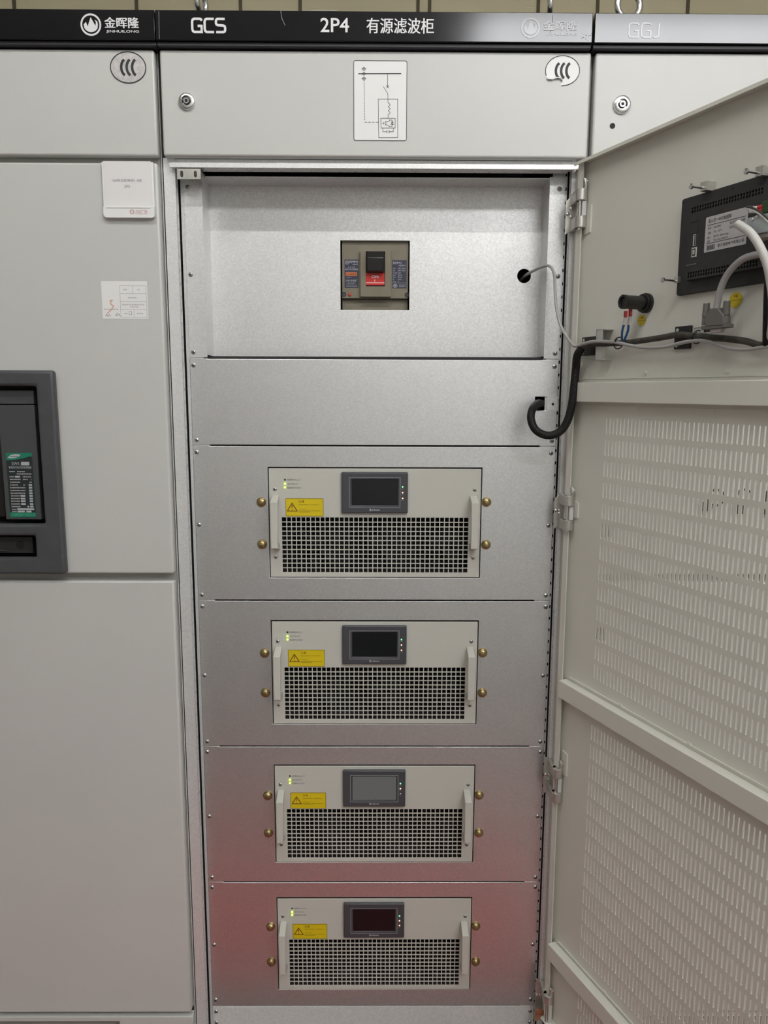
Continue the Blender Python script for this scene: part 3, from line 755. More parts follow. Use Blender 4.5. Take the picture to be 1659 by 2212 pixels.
b = MB().use('cream').box(.3838, .3853, -.002, .02, .07, 1.968); b.build('edge_lip', cc)

# ---- open door (inner face towards the camera), built in the door's own coordinates
DZ0, DZ1, DS0, DS1 = .165, 1.9725, -.009, .735
ROW0, PITCHZ, SLOTH, SLOTW, COL0, PITCHS, NC = 1.5028, .0398, .0306, .0037, .0931, .00970, 60
BARS = [1.549, .9455, .3430]
U = [DS0, COL0-PITCHS/2] + [COL0-PITCHS/2+PITCHS*(k+1) for k in range(NC)] + [DS1]
V = [DZ0]
cells = {}
zones = [(1.5028, 13), (.8995, 13), (.2962, 3)]
rows = []
for z1, n in zones: rows += [z1-PITCHZ*r for r in range(n)]
rows = sorted(rows)                       # tops of the slots
for zt in rows:
    zc = zt-SLOTH/2; a, c_ = zc-PITCHZ/2, zc+PITCHZ/2
    if a - V[-1] > 1e-4: V.append(a)
    cells[len(V)-1] = zc; V.append(c_)
V.append(1.60); V.append(DZ1)
b = MB().use('doorpaint')
b.holed(U, V, lambda i, j: ((U[i]+U[i+1])/2, cells[j], SLOTW, SLOTH) if (j in cells and 1 <= i <= NC) else None, lambda u, v, d: (u, d, v), .0020, 4)
dr = b.build('open_door', cc, DOORM, label='grey vented cabinet door swung open, seen from its inner side')
for z in BARS:
    b = MB().use('doorpaint').box(.006, .70, -.020, 0, z-.0185, z+.0185)
    b.build('cross_rail', dr, DOORM, bevel=.0015)
    b = MB().use('doorpaint').box(.018, .69, -.0022, 0, z-.0268, z-.0245).box(.018, .69, -.0022, 0, z+.0245, z+.0262)
    for s in (.17, .34, .51): b.box(s, s+.007, -.0024, 0, z-.031, z-.026).box(s, s+.007, -.0024, 0, z+.026, z+.029)
    b.build('vent_sheet_edge', dr, DOORM)
b = MB().use('doorpaint').box(DS0, DS0+.0015, -.010, .0018, DZ0, DZ1).box(DS0, DS0+.0155, -.0115, -.010, DZ0, DZ1)
b.build('door_flange', dr, DOORM)
b = MB().use('doorpaint').box(DS0, DS1, -.021, .0018, DZ1-.0015, DZ1).box(DS0, DS1, -.0215, -.020, DZ1-.006, DZ1-.0015)
b.build('door_flange', dr, DOORM)
b = MB().use('doorpaint').box(DS1-.0015, DS1, -.021, .0018, DZ0, DZ1).box(DS0, DS1, -.021, .0018, DZ0, DZ0+.0015)
b.build('door_flange', dr, DOORM)
for k, (pa, pb) in enumerate(((440, 505), (1088, 1127), (1660, 1715))):
    z0, z1 = dat(1270, pb, .002)[1], dat(1270, pa, .002)[1]
    b = MB().use('doorpaint').prism([(.004, z0), (.022, z0+.002), (.022, z1-.003), (.004, z1)], -.0026, 0).build('hinge_pad', dr, DOORM)
for (px, py, rx, rz) in ((1589, 648, .0125, .0112), (1386, 692, .0105, .0092)):
    s, z = dat(px, py, .0005)
    b = MB().use('yellow').disc(s, z, rx, rz, -.0006).use('oliveink').ribbon([(s-rx*.96, z-.0004), (s+rx*.96, z-.0002)], .0006, -.0009)
    b.use('brownink').rect(s+rx*.12, s+rx*.28, z+rz*.30, z+rz*.68, -.0009).use('oliveink').rect(s-rx*.20, s-rx*.02, z+rz*.35, z+rz*.65, -.0009)
    b.build('round_sticker', dr, DOORM, label='small round yellow sticker on the inner face of the open door')
# welded C brackets carrying the harness
for (pa, pb, pc, off) in ((1288, 712, 778, .02), (1500, 708, 722, .015)):
    s, z1 = dat(pa, pb, off); z0 = dat(pa, pc, off)[1]
    b = MB().use('cream').box(s, s+.018, -off, -off+.0015, z0, z1).box(s, s+.0016, -off, 0, z0, z1).box(s, s+.024, -off, 0, z1-.0016, z1).box(s, s+.024, -off, 0, z0, z0+.0016)
    b.build('wire_bracket', dr, DOORM, label='small cream welded bracket on the door')
for (px, py) in ((1396, 805), (1573, 801)):
    s, z = dat(px, py, 0); MB().use('doorpaint').lathe((s, 0, z), (0, -1, 0), [(0, .0035), (.004, .003), (.005, .0008)], 12).build('weld_stud', dr, DOORM)
eye_bolt(at(1188, 28, .05)[0], .05, 2.202, cc, .022, .0055, radians(78)); eye_bolt(at(435, 18, .05)[0], .05, 2.202, cc, .022, .0055, radians(80))

# ================================================================ MOULDED CASE BREAKER behind the opening
mc = thing('moulded_case_breaker', (0, .17, CTZ0-.06), 'taupe moulded case circuit breaker with a red ON plate in the square cut-out', 'circuit breaker')
def q(x, y, Y): return at(700+x/7.541, 480+y/7.541, Y)
YB0 = .1180
bx0, zt_ = q(287, 305, YB0); bx1 = q(1378, 305, YB0)[0]; zst = q(600, 1243, YB0)[1]
MB().use('taupe').box(bx0, bx1, YB0, .19, zst, CTZ1+.03).box(bx0, bx1, YB0+.010, .19, CTZ0-.05, zst).build('breaker_case', mc, bevel=.0012)
YBo = .1085
c0, z1 = q(592, 560, YBo); c1, z0 = q(1085, 1215, YBo); z1 = q(592, 470, YBo)[1]
w0, wz1 = q(680, 475, YBo); w1, wz0 = q(992, 1046, YBo)
b = MB().use('taupe').grid([c0, w0, w1, c1], [z0, wz0, wz1, z1], lambda i, j: not (i == 1 and j == 1), YBo, YB0)
b.build('cover_boss', mc, bevel=.0025, segs=3)
MB().use('black').box(w0, w1, YBo+.006, YBo+.008, wz0, wz1).build('toggle_well', mc)
t0, tz1 = q(702, 478, .092); t1, tz0 = q(975, 800, .092)
b = MB().use('black').prism_x([(.092, q(800, 575, .092)[1]), (.096, q(800, 800, .096)[1]), (.115, q(800, 830, .11)[1]), (.115, q(800, 480, .11)[1]), (.104, q(800, 478, .104)[1])], t0, t1)
tg = b.build('toggle_lever', mc, bevel=.0015)
r0, rz1 = q(682, 825, YBo+.003); r1, rz0 = q(985, 1026, YBo+.003)
b = MB().use('red').box(r0, r1, YBo+.003, YBo+.006, rz0, rz1).use('white')
x0, z1 = q(776, 862, YBo+.003); x1, z0 = q(884, 915, YBo+.003); b.text('ON', x0, x1, z0, z1, YBo+.0027, .012)
x0, z1 = q(822, 932, YBo+.003); x1, z0 = q(831, 970, YBo+.003); b.rect(x0, x1, z0, z1, YBo+.0027)
x0, z1 = q(684, 982, YBo+.003); x1, z0 = q(980, 992, YBo+.003); b.rect(x0, x1, z0, z1, YBo+.0027)
b.build('position_plate', mc, label='red plate lettered ON beneath the black toggle')
YL = YB0-.0005
def lab(name, px, lines, extra=None, lbl=None):
    x0, z1 = q(px[0], px[1], YL); x1, z0 = q(px[2], px[3], YL)
    b = MB().use('navy').rect(x0, x1, z0, z1, YL).use('labink')
    for s, a, t, e, f in lines:
        xa, za = q(a, t, YL); xb, zb = q(e, f, YL); b.text(s, xa, xb, zb, za, YL-.0003)
    if extra: extra(b)
    b.build(name, mc, label=lbl)
def exl(b):
    xa, za = q(352, 813, YL); xb, zb = q(536, 877, YL); b.use('orange').rect(xa, xb, zb, za, YL-.0003)
    b.use('brownink'); xa, za = q(366, 828, YL); xb, zb = q(526, 866, YL); b.text('In 400A', xa, xb, zb, za, YL-.0006, .01)
    b.use('labink'); cx, cz = q(375, 655, YL); b.ring(cx, cz, .0036, .0036, .0007, YL-.0003, n=18); b.ring(cx, cz, .0015, .0015, .0007, YL-.0003, n=12)
    for y_ in (905, 1022, 1045):
        xa, za = q(370 if y_ < 950 else 360, y_, YL); xb, _ = q(440 if y_ < 950 else 540, y_, YL); b.rect(xa, xb, za, za+.0005, YL-.0003)
lab('rating_label', (333, 607, 563, 1067), [('RMM1', 415, 625, 548, 668), ('-400H/4', 462, 677, 550, 698), ('M C C B', 392, 725, 500, 746), ('塑料外壳式断路器', 342, 755, 555, 783), ('上海人民电器厂', 346, 935, 548, 968), ('上 民 电 器 厂', 362, 980, 520, 1004)], exl, 'navy rating label with an orange 400A patch')
def exr(b):
    xa, za = q(1114, 990, YL); xb, _ = q(1340, 990, YL); b.rect(xa, xb, za, za+.0004, YL-.0003)
    cx, cz = q(1158, 1037, YL); b.ring(cx, cz, .0042, .0034, .0008, YL-.0003, n=18); b.rect(cx-.0016, cx+.0016, cz-.0012, cz+.0012, YL-.0003)
lab('rating_label', (1112, 617, 1343, 1075), [('RMM1', 1126, 645, 1256, 684), ('-400H/3', 1212, 695, 1326, 720), ('Ue', 1126, 742, 1162, 765), ('400V 50Hz', 1204, 742, 1326, 765), ('Ui', 1126, 778, 1152, 800), ('690V 50Hz', 1204, 778, 1326, 800), ('Uimp', 1126, 815, 1190, 840), ('8 kV', 1204, 815, 1252, 838), ('Icu', 1126, 850, 1166, 872), ('65 kA', 1204, 850, 1268, 872), ('Ics', 1126, 885, 1162, 907), ('65 kA', 1204, 885, 1268, 907), ('If', 1126, 922, 1140, 944), ('10 In', 1204, 922, 1264, 944), ('Cat.', 1126, 955, 1170, 977), ('A', 1204, 955, 1222, 977), ('GB14048.2', 1222, 1015, 1326, 1032), ('IEC60947-2', 1222, 1040, 1326, 1058)], exr, 'navy rating label with a column of ratings')
for (px, py, me) in ((322, 1176, 1), (1350, 1188, 1)):
    x, z = q(px, py, YB0); b = MB().use('ink').lathe((x, YB0+.001, z), (0, -1, 0), [(0, .0050), (.0014, .0050), (.0014, .0043), (.0011, .0042), (.0011, .0005)], 18)
    b.use('taupe').ring(x, z-.0004, .0020, .0020, .0007, YB0-.0004, n=14); b.build('cover_screw', mc)
x, z = q(420, 1178, YB0); MB().use('redbtn').lathe((x, YB0+.001, z), (0, -1, 0), [(0, .0037), (.0022, .0036), (.0032, .0028), (.0035, .0006)], 18).build('trip_button', mc)

# ================================================================ POWER MODULES
YM = .0435                                # face of a module, just proud of its panel
def k1(x, y, Y=YM): return at(540+x/3.072, 990+y/3.072, Y)
m0 = thing('power_module', (MCX, YM, MZ[0]-MH), 'uppermost of the four grey power modules, its three small screen lamps green and red', 'power module', 'power modules in the open cabinet')
gx0, gz1 = k1(211, 392); gx1, gz0 = k1(1442, 759)
x0, x1, z0, z1 = MCX-MW, MCX+MW, MZ[0]-MH, MZ[0]+MH
MB().use('plate').grid([x0, gx0, gx1, x1], [z0, gz0, gz1, z1], lambda i, j: not (i == 1 and j == 1), YM, YM+.0025).build('faceplate', m0, bevel=.0005, segs=1)
NCg, NRg = 39, 12
pw, ph = (gx1-gx0)/NCg, (gz1-gz0)/NRg; bw = .0019
Ug, Vg = [gx0], [gz0]
for k in range(NCg): Ug += ([gx0+k*pw+bw/2] if k else []) + ([gx0+(k+1)*pw-bw/2] if k < NCg-1 else [gx1])
for k in range(NRg): Vg += ([gz0+k*ph+bw/2] if k else []) + ([gz0+(k+1)*ph-bw/2] if k < NRg-1 else [gz1])
MB().use('plate').grid(Ug, Vg, lambda i, j: i % 2 == 1 or j % 2 == 1, YM+.0001, YM+.0016).build('vent_grille', m0, label='square-mesh vent grille over dark fans')
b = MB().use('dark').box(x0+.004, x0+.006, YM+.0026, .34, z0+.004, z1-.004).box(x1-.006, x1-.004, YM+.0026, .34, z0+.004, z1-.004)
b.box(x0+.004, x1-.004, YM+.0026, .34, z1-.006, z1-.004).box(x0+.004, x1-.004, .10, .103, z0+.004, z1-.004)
b.use('inside').box(x0+.004, x1-.004, YM+.0026, .34, z0+.004, z0+.006).use('wire').box(x0+.006, x1-.006, YM+.010, YM+.022, z0+.006, gz0+.002)
b.build('chassis', m0)
for fx in (-.128, 0, .128):
    b = MB().use('fan'); o = (MCX+fx, .062, (gz0+gz1)/2)
    b.lathe((o[0], .060, o[2]), (0, -1, 0), [(-.02, .019), (0, .019), (.002, .016), (.002, .001)], 20)
    for k in range(7):
        a = 2*pi*k/7; ca, sa = cos(a), sin(a); cb, sb = cos(a+.55), sin(a+.55)
        p = [(o[0]+.018*ca, .064, o[2]+.018*sa), (o[0]+.054*ca, .062, o[2]+.054*sa), (o[0]+.054*cb, .076, o[2]+.054*sb), (o[0]+.018*cb, .078, o[2]+.018*sb)]
        b.poly(p); b.poly([(x_, y_+.0012, z_) for x_, y_, z_ in reversed(p)])
    b.use('wire')
    for r in (.026, .038, .050): b.tube([(o[0]+r*cos(2*pi*k/20), .0555, o[2]+r*sin(2*pi*k/20)) for k in range(21)], .0008, 6, 1)
    for k in range(4): b.cyl((o[0]+.02*cos(pi/4+k*pi/2), .0555, o[2]+.02*sin(pi/4+k*pi/2)), (o[0]+.056*cos(pi/4+k*pi/2), .0555, o[2]+.056*sin(pi/4+k*pi/2)), .0008, n=6)
    b.build('fan', m0)
# handles
for (xa, xb) in ((135, 184), (1478, 1516)):
    hx0 = k1(xa, 450, YM-.036)[0]; hx1 = k1(xb, 450, YM-.036)[0]
    if xa > 1000: hx0 = hx1-.0145
    else: hx1 = hx0+.0145
    zt, zb = k1(150, 292, YM-.036)[1], k1(150, 600, YM-.036)[1]
    prof = [(YM-.036, zb), (YM-.036, zt), (YM, zt+.010), (YM, zt-.004), (YM-.026, zt-.010), (YM-.026, zb+.010), (YM, zb+.004), (YM, zb-.010)]
    MB().use('plate').prism_x(prof, hx0, hx1).build('handle', m0, bevel=.0012)
for (x, y) in ((165, 205), (1491, 210), (172, 655), (1480, 660)):
    xx, zz = k1(x, y); screw(xx, YM, zz, m0, None, SMALLSCREW)
for (px, py) in ((564, 1085), (1051, 1085), (566, 1176.5), (1050, 1177.5)):
    xx, zz = at(px, py, YP-.004)
    b = MB().use('brass').lathe((xx, YP, zz), (0, -1, 0), [(0, .0103), (.0012, .0103), (.0012, .0092), (.004, .0090), (.0068, .0068), (.008, .0035), (.0082, .0004)], 22)
    b.build('mounting_bolt', m0, label='domed yellow-zinc bolt')
# warning label
lx0, lz1 = k1(236, 265); lx1, lz0 = k1(488, 386); yw = YM-.0004
b = MB().use('yellow').rect(lx0, lx1, lz0, lz1, yw)
def e(px, py): u = (px-355)/(1385-355); v = (py-780)/(1285-780); return (lx0+(lx1-lx0)*u, lz1+(lz0-lz1)*v)
b.use('oliveink').ribbon([e(362, 790), e(1378, 790), e(1378, 1275), e(362, 1275)], .0009, yw-.0003, True)
b.use('brownink').ribbon([e(530, 915), e(400, 1133), e(668, 1133)], .0018, yw-.0003, True)
b.ribbon([e(530, 960), e(530, 1050)], .0016, yw-.0003).rect(*e(520, 0)[:1], *e(545, 0)[:1], e(0, 1115)[1], e(0, 1095)[1], yw-.0003)
b.text('注意', e(705, 0)[0], e(865, 0)[0], e(0, 898)[1], e(0, 838)[1], yw-.0003)
b.use('oliveink').text('CAUTION', e(712, 0)[0], e(918, 0)[0], e(0, 1090)[1], e(0, 1068)[1], yw-.0003, .01)
for (u0, u1, v, n) in ((710, 1000, 960, 12), (1040, 1265, 960, 9), (715, 1305, 1125, 30), (710, 1025, 1160, 16)):
    for k in range(n): b.rect(e(u0+(u1-u0)*k/n, 0)[0], e(u0+(u1-u0)*(k+.7)/n, 0)[0], e(0, v+7)[1], e(0, v-7)[1], yw-.0003)
b.build('warning_label', m0, label='yellow caution label with a black warning triangle')
# status lamps and their lettering
for k, y in enumerate((142, 169, 193)):
    xx, zz = k1(232, y)
    b = MB().use('ink' if k == 0 else 'ledyg').lathe((xx, YM, zz), (0, -1, 0), [(0, .0021), (.0012, .0021), (.0028, .0017), (.0034, .0005)] if k else [(0, .0021), (.0003, .0020), (.0003, .0004)], 14)
    b.build('status_lamp', m0, label=('unlit fault lamp', 'lit green run lamp', 'lit green power lamp')[k])
b = MB().use('greyink')
for s, y, xe in (('故障/FAULT', 142, 337), ('运行/RUN', 170, 318), ('电源/POWER', 196, 337)):
    xa, za = k1(246, y-7); xb, zb = k1(xe, y+7); b.text(s, xa, xb, zb, za, YM-.0003, .004)
b.build('lamp_lettering', m0)
# small touch screen
def g(x, y, Y): return at(720+x/9.217, 1010+y/9.217, Y)
YS = YM-.008
sx0, sz1 = g(160, 92, YS); sx1, sz0 = g(1482, 915, YS)
ix0, iz1 = g(365, 235, YS); ix1, iz0 = g(1285, 755, YS)
b = MB().use('bezel').grid([sx0, ix0, ix1, sx1], [sz0, iz0, iz1, sz1], lambda i, j: not (i == 1 and j == 1), YS, YM)
sc = b.build('touch_screen', m0, bevel=.0022, segs=2, label='small dark grey touch screen')
MB().use('screen').box(ix0, ix1, YS+.0016, YS+.003, iz0, iz1).build('screen_glass', sc, label='blank black glass')
b = MB().use('bezeledge').ribbon([g(318, 198, YS), g(1333, 200, YS), g(1328, 798, YS), g(320, 796, YS)], .0009, YS-.0003, True)
xa, za = g(722, 818, YS); xb, zb = g(752, 864, YS); b.use('letter').text('S', xa, xb, zb, za, YS-.0003, .02)
xa, za = g(762, 824, YS); xb, zb = g(925, 856, YS); b.text('amkoon', xa, xb, zb, za, YS-.0003)
b.use('greyink')
for y in (428, 540, 655):
    for k in range(3): xa, za = g(1352+k*20, y-7, YS); xb, zb = g(1364+k*20, y+7, YS); b.rect(xa, xb, zb, za, YS-.0003)
b.build('bezel_marking', sc)
LEDS = []
for k, y in enumerate((385, 500, 613)):
    xx, zz = g(1380, y, YS)
    b = MB().use('ledg' if k == 0 else 'ledr').lathe((xx, YS, zz), (0, -1, 0), [(0, .0016), (.0006, .0015), (.0010, .0009), (.0011, .0002)], 12)
    LEDS.append(b.build('screen_lamp', sc))
labs = [None, 'second grey power module from the top, with a jet-black blank screen',
        'third power module from the top, with an added grey reflection glow on its screen',
        'lowest grey power module, mounted in the red-tinted panel near the floor']
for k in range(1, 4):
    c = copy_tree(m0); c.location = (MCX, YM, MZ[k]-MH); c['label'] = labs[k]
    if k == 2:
        ts = [o for o in c.children if o.name.startswith('touch_screen')][0]
        lo = min((o for o in ts.children if o.name.startswith('screen_lamp')), key=lambda o: o.matrix_basis.translation.z)
        lo.data = lo.data.copy(); lo.data.materials[0] = M['ledoff']
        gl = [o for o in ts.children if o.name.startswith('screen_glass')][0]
        gl.data = gl.data.copy(); gl.data.materials[0] = M['screengrey']; gl['label'] = 'blank screen with an added grey glow for a reflection'

# ================================================================ RIGHT CABINET
RX0, RX1 = .4035, 1.2035
rc = thing('capacitor_cabinet', ((RX0+RX1)/2, .3, 0), 'closed grey cabinet at the right, mostly hidden behind the open door', 'cabinet')
cabinet_body(rc, RX0, RX1, (.9, 1.1, 1.3, 1.6))
hd = header(rc, .398, RX1)
b = MB().use('thinletter')
xs = [at(p, 65, -.017)[0] for p in (1359, 1380, 1386, 1407, 1410, 1427)]; zt, zb = at(1390, 50, -.017)[1], at(1390, 80, -.017)[1]
for i, ch in enumerate('GGJ'): strokes(b, GLY[ch], xs[2*i], zb, xs[2*i+1]-xs[2*i], zt-zb, .0024, -.0166)
b.build('header_lettering', hd, label='pale thin GGJ lettering')
ud = MB().use('paint').box(RX0+.003, RX1-.004, 0, .02, ZU0, ZU1).build('instrument_door', rc, bevel=.004, segs=3)
key_lock(*at(1343, 227, 0), .0165, ud)
x, z = at(1323, 272, 0); MB().use('dark').lathe((x, .0002, z), (0, -1, 0), [(0, .0052), (.0005, .0052), (.0005, .001)], 18).build('drilled_hole', ud, label='small black drilled hole')
ml = MB().use('paint').box(RX0+.003, RX1-.004, 0, .02, 1.1805, 1.9715).build('cabinet_door', rc, bevel=.004, segs=3)
ll = MB().use('paint').box(RX0+.003, RX1-.004, 0, .02, .169, 1.1645).build('cabinet_door', rc, bevel=.004, segs=3)
plinth(rc, RX0+.003, RX1-.004, .52, 1.05, .157)
for px in (1545, 1606, 1668):
    x, z = at(px, 1074, 0)
    b = MB().use('blackm').lathe((x, 0, z), (0, -1, 0), [(0, .0178), (.006, .0178), (.008, .0160), (.008, .0150), (.004, .0146), (.004, .002)], 28)
    b.use('paint').disc(x, z, .0143, .0143, -.0046); b.build('panel_gauge', ml, label='round black-rimmed gauge seen through the slots')
for px, py in ((1522, 1092), (1596, 1098), (1660, 1100)):
    x, z = at(px, py, 0); MB().use('black').box(x-.011, x+.011, -.012, 0, z-.010, z+.008).build('selector_knob', ml, bevel=.002)
for (px, pa, pb, o) in ((1306, 1132, 1158, ml), (1294, 1354, 1380, ll)):
    x, z1 = at(px, pa, 0); z0 = at(px, pb, 0)[1]; MB().use('black').box(x-.014, x+.013, -.01, 0, z0, z1).build('door_catch', o, bevel=.001)
eye_bolt(at(1357, 30, .05)[0], .05, 2.202, rc, .0225, .0058, radians(8))

# ================================================================ THINGS FIXED TO THE OPEN DOOR
# rear of the operator panel
S0, S1, Z0, Z1 = .2585, .4660, 1.7030, 1.8510
hm = thing('operator_panel', d2w(((S0+S1)/2, 0, Z0)), 'charcoal rear housing of an operator panel with a white data label, on the open door', 'control panel', rz=-radians(90-22.46))
MB().use('hmi').prism(rrect(S0, S1, Z0, Z1, .004), -.008, -.0008).build('rim', hm, DOORM, bevel=.0012)
h0, h1, y0_, y1_ = .2885, .448, 1.7225, 1.8325
b = MB().use('hmi')
hs, hn = .2948, 26; pu = .0051
UU = [h0] + [hs-pu/2+pu*k for k in range(hn+1)] + [h1]
VV = [y0_, 1.7247, 1.7297, 1.7345, 1.7600, 1.8210, 1.8260, 1.8308, y1_]
b.holed(UU, VV, lambda i, j: (((UU[i]+UU[i+1])/2, (VV[j]+VV[j+1])/2, .0035, .0042) if (1 <= i <= hn and j in (1, 2, 5, 6)) else None), lambda u, v, d: (u, -.020+d, v), .002, 3)
b.box(h0, h0+.002, -.018, -.008, y0_, y1_).box(h1-.002, h1, -.018, -.008, y0_, y1_).box(h0, h1, -.018, -.008, y0_, y0_+.002).box(h0, h1, -.018, -.008, y1_-.002, y1_)
b.use('dark').box(h0+.002, h1-.002, -.010, -.009, y0_+.002, y1_-.002)
hh = b.build('housing', hm, DOORM, label='raised housing with two double rows of vent holes')
for (px, py) in ((1476.5, 437), (1581, 405), (1466, 628), (1570, 613)):
    s, z = dat(px, py, .0085); MB().use('ink').lathe((s, -.008, z), (0, -1, 0), [(0, .0033), (.0004, .0033), (.0004, .0008)], 14).build('rim_hole', hm, DOORM)
b = MB().use('greyink').box(h0+.001, .3085, -.0206, -.020, 1.7445, 1.7455).use('blackm').box(.2915, .3085, -.0206, -.0200, 1.808, 1.813).box(.2955, .3085, -.0204, -.02, 1.7905, 1.8045)
b.build('housing_ledge', hm, DOORM)
s, z = dat(1500.5, 518.5, .02); b = MB().use('steel').box(s-.0028, s+.0028, -.0205, -.02, z-.0085, z+.0085).use('ink').box(s-.0016, s+.0016, -.0208, -.0204, z-.0072, z+.0072).use('white').box(s-.0012, s-.0002, -.0210, -.0206, z-.0066, z+.0066)
b.build('data_port', hm, DOORM, label='slim silver data port')
s, z = dat(1500, 545, .02); b = MB().use('cream').box(s-.0048, s+.0048, -.0212, -.02, z-.0072, z+.0072).use('ink').box(s-.0030, s+.0030, -.0215, -.021, z-.0052, z+.0052).use('cream').box(s-.0018, s+.0018, -.0218, -.0212, z-.0032, z+.0032)
b.build('data_port', hm, DOORM, label='square pale data port')
# data label
a0, a1, c0, c1 = .3240, .4020, 1.7585, 1.8095
yb = -.0205
b = MB().use('hmilab').flat(rrect(a0, a1, c0, c1, .0018), yb).use('ink'); yi = yb-.0003
def J(u, v): return (a0+(a1-a0)*u, c1-(c1-c0)*v)
def jt(s, u0, u1, v0, v1, bold=0.0): b.text(s, J(u0, 0)[0], J(u1, 0)[0], J(0, v1)[1], J(0, v0)[1], yi, bold)
b.ribbon([J(.05, .24), J(.97, .24)], .0007, yi).ribbon([J(.05, .76), J(.97, .76)], .0007, yi)
jt('嵌入式一体化触摸屏', .07, .62, .07, .18)
jt('型号:', .07, .15, .30, .37); jt('AK-070M', .22, .38, .30, .36)
jt('环境:', .07, .15, .43, .50); jt('0℃...+50℃', .22, .42, .43, .49)
jt('输入:', .07, .15, .56, .63); jt('24V DC 300mA max', .22, .58, .56, .62)
jt('编号:', .07, .15, .67, .74); jt('TS2103190107', .22, .57, .67, .73)
jt('生产品质合格', .59, .95, .29, .36); jt('生产品质', .59, .78, .41, .48)
jt('浙江海德电气有限公司', .33, .95, .83, .92)
for k in range(11): u = .07+.018*k; b.rect(J(u, 0)[0], J(u+(.007, .012, .010)[k % 3], 0)[0], J(0, .95)[1], J(0, .81)[1], yi)
b.build('data_label', hm, DOORM, label='grey-white data label with black print')
# terminal block, connector block
b = MB().use('grn').box(.4370, .462, -.034, -.02, 1.792, 1.8075).build('terminal_block', hm, DOORM, bevel=.001, label='green screw terminal block')
for k, zz in enumerate((1.8010, 1.7965)):
    MB().use('redwire').cyl((.4300, -.033, zz), (.4372, -.033, zz), .0026, n=10).use('whitewire').cyl((.418, -.035, zz+.001), (.4300, -.033, zz), .0024, n=10).build('ferrule', hm, DOORM)
b = MB().use('conn').box(.4290, .4640, -.050, -.022, 1.7620, 1.7860)
for (u, v) in ((.437, 1.7825), (.4365, 1.7665), (.4445, 1.7845)): b.use('steel').lathe((u, -.050, v), (0, -1, 0), [(0, .0026), (.0015, .0024), (.002, .0005)], 12)
b.use('plugface').box(.434, .460, -.046, -.024, 1.7565, 1.762).build('connector_hood', hm, DOORM, bevel=.001, label='pale zinc connector hood')
# clamps with long screws
for (s, z, ly) in ((.3135, 1.8565, .042), (.4145, 1.8530, .042), (.2625, 1.7275, .040)):
    b = MB().use('hinge')
    if z > 1.8: b.box(s-.006, s+.006, -.020, -.001, z-.006, z+.007)
    else: b.box(s-.004, s+.004, -.014, -.008, z-.005, z+.005)
    b.use('steel').cyl((s, -.008, z-.002), (s, -ly, z-.002), .0018, n=10).lathe((s, -ly, z-.002), (0, -1, 0), [(0, .0042), (.0025, .0040), (.0035, .002), (.0035, .0004)], 14)
    b.build('clamp_screw', hm, DOORM, label='long silver clamping screw')
# pilot lamp seen from behind
ps, pz = .1835, 1.6995
pilot = thing('pilot_lamp', d2w((ps, 0, pz-.02)), 'black cylindrical rear of a pilot lamp with two blue wires, on the open door', 'pilot lamp', rz=-radians(90-22.46))
b = MB().use('black').lathe((ps, -.0005, pz), (0, -1, 0), [(0, .0165), (.006, .0165), (.006, .0150), (.011, .0150), (.011, .0115), (.046, .0112), (.0465, .0118), (.052, .0118), (.052, .0085), (.049, .008), (.049, .001)], 26)
b.build('lamp_body', pilot, DOORM)
for k, (fa, fb, fc, fd) in enumerate((((1352, 672), (1351, 685), (1348, 700), (1343.5, 733)), ((1362, 668), (1361.5, 683), (1358, 700), (1348, 736)))):
    b = MB().use('redwire').tube([dpt(*fa, .040-.01*k), dpt(*fb, .040-.01*k)], .0031, 10)
    b.use('whitewire').tube([dpt(*fb, .040-.01*k), dpt(fc[0], fc[1]+1, .038-.01*k)], .0027, 10)
    b.use('bluewire').tube([dpt(*fc, .038-.01*k), dpt(fc[0]-4+2*k, fc[1]+16, .034-.01*k), dpt(*fd, .020)], .0020, 8)
    b.build('wire', pilot, DOORM, label='blue wire with white sleeve and red ferrule')
# cable tie mounts
ties = []
for (pa, pb, pc, pd, lb) in ((1257, 1284, 729, 767, 'square black cable mount on the door beside the hinge edge'), (1458, 1488, 706, 753, 'square black cable mount in the middle of the door harness')):
    s0, z1 = dat(pa, pc, .006); s1, z0 = dat(pb, pd, .006)
    b = MB().use('black').box(s0, s1, -.006, -.0006, z0, z1)
    t = tag(b.build('cable_mount', None, DOORM, bevel=.0008), lb, 'cable mount', 'cable mounts on the open door'); ties.append(t)
    for zz in (z1-.006, z0+.006):
        b = MB().use('steel').lathe((s0+.007, -.0058, zz), (0, -1, 0), [(0, .0034), (.0014, .0032), (.002, .0006)], 12); b.build('screw', t, DOORM)
# harness: braided loop from the cabinet, then the wrapped bundle across the door
loop = [wpt(1178, 876, .10), wpt(1171, 872, .06), wpt(1161, 872, .020), wpt(1150, 884, -.010), wpt(1147, 905, -.022), wpt(1155, 926, -.03), wpt(1172, 938, -.035), wpt(1192, 940, -.038), wpt(1212, 930, -.04), wpt(1226, 908, -.042), wpt(1235, 875, -.042), wpt(1240, 835, -.04), wpt(1244, 795, -.038)]
d_ = [dpt(1247, 768, .026), dpt(1257, 752, .022), dpt(1280, 744, .020), dpt(1310, 742.5, .018), dpt(1345, 741, .016), dpt(1385, 736, .014), dpt(1425, 730, .014), dpt(1470, 723, .016), dpt(1510, 728, .014), dpt(1560, 731, .013), dpt(1610, 737, .012), dpt(1645, 746, .012), dpt(1690, 742, .012)]
hn_ = thing('wiring_harness', loop[7], 'black wiring harness looping out of the cabinet and running across the open door', 'wiring harness')
MB().use('braid').tube(loop + [d2w(d_[0]), d2w(d_[1])], .0077, 14, 8).build('braided_hose', hn_, label='thick black braided hose')
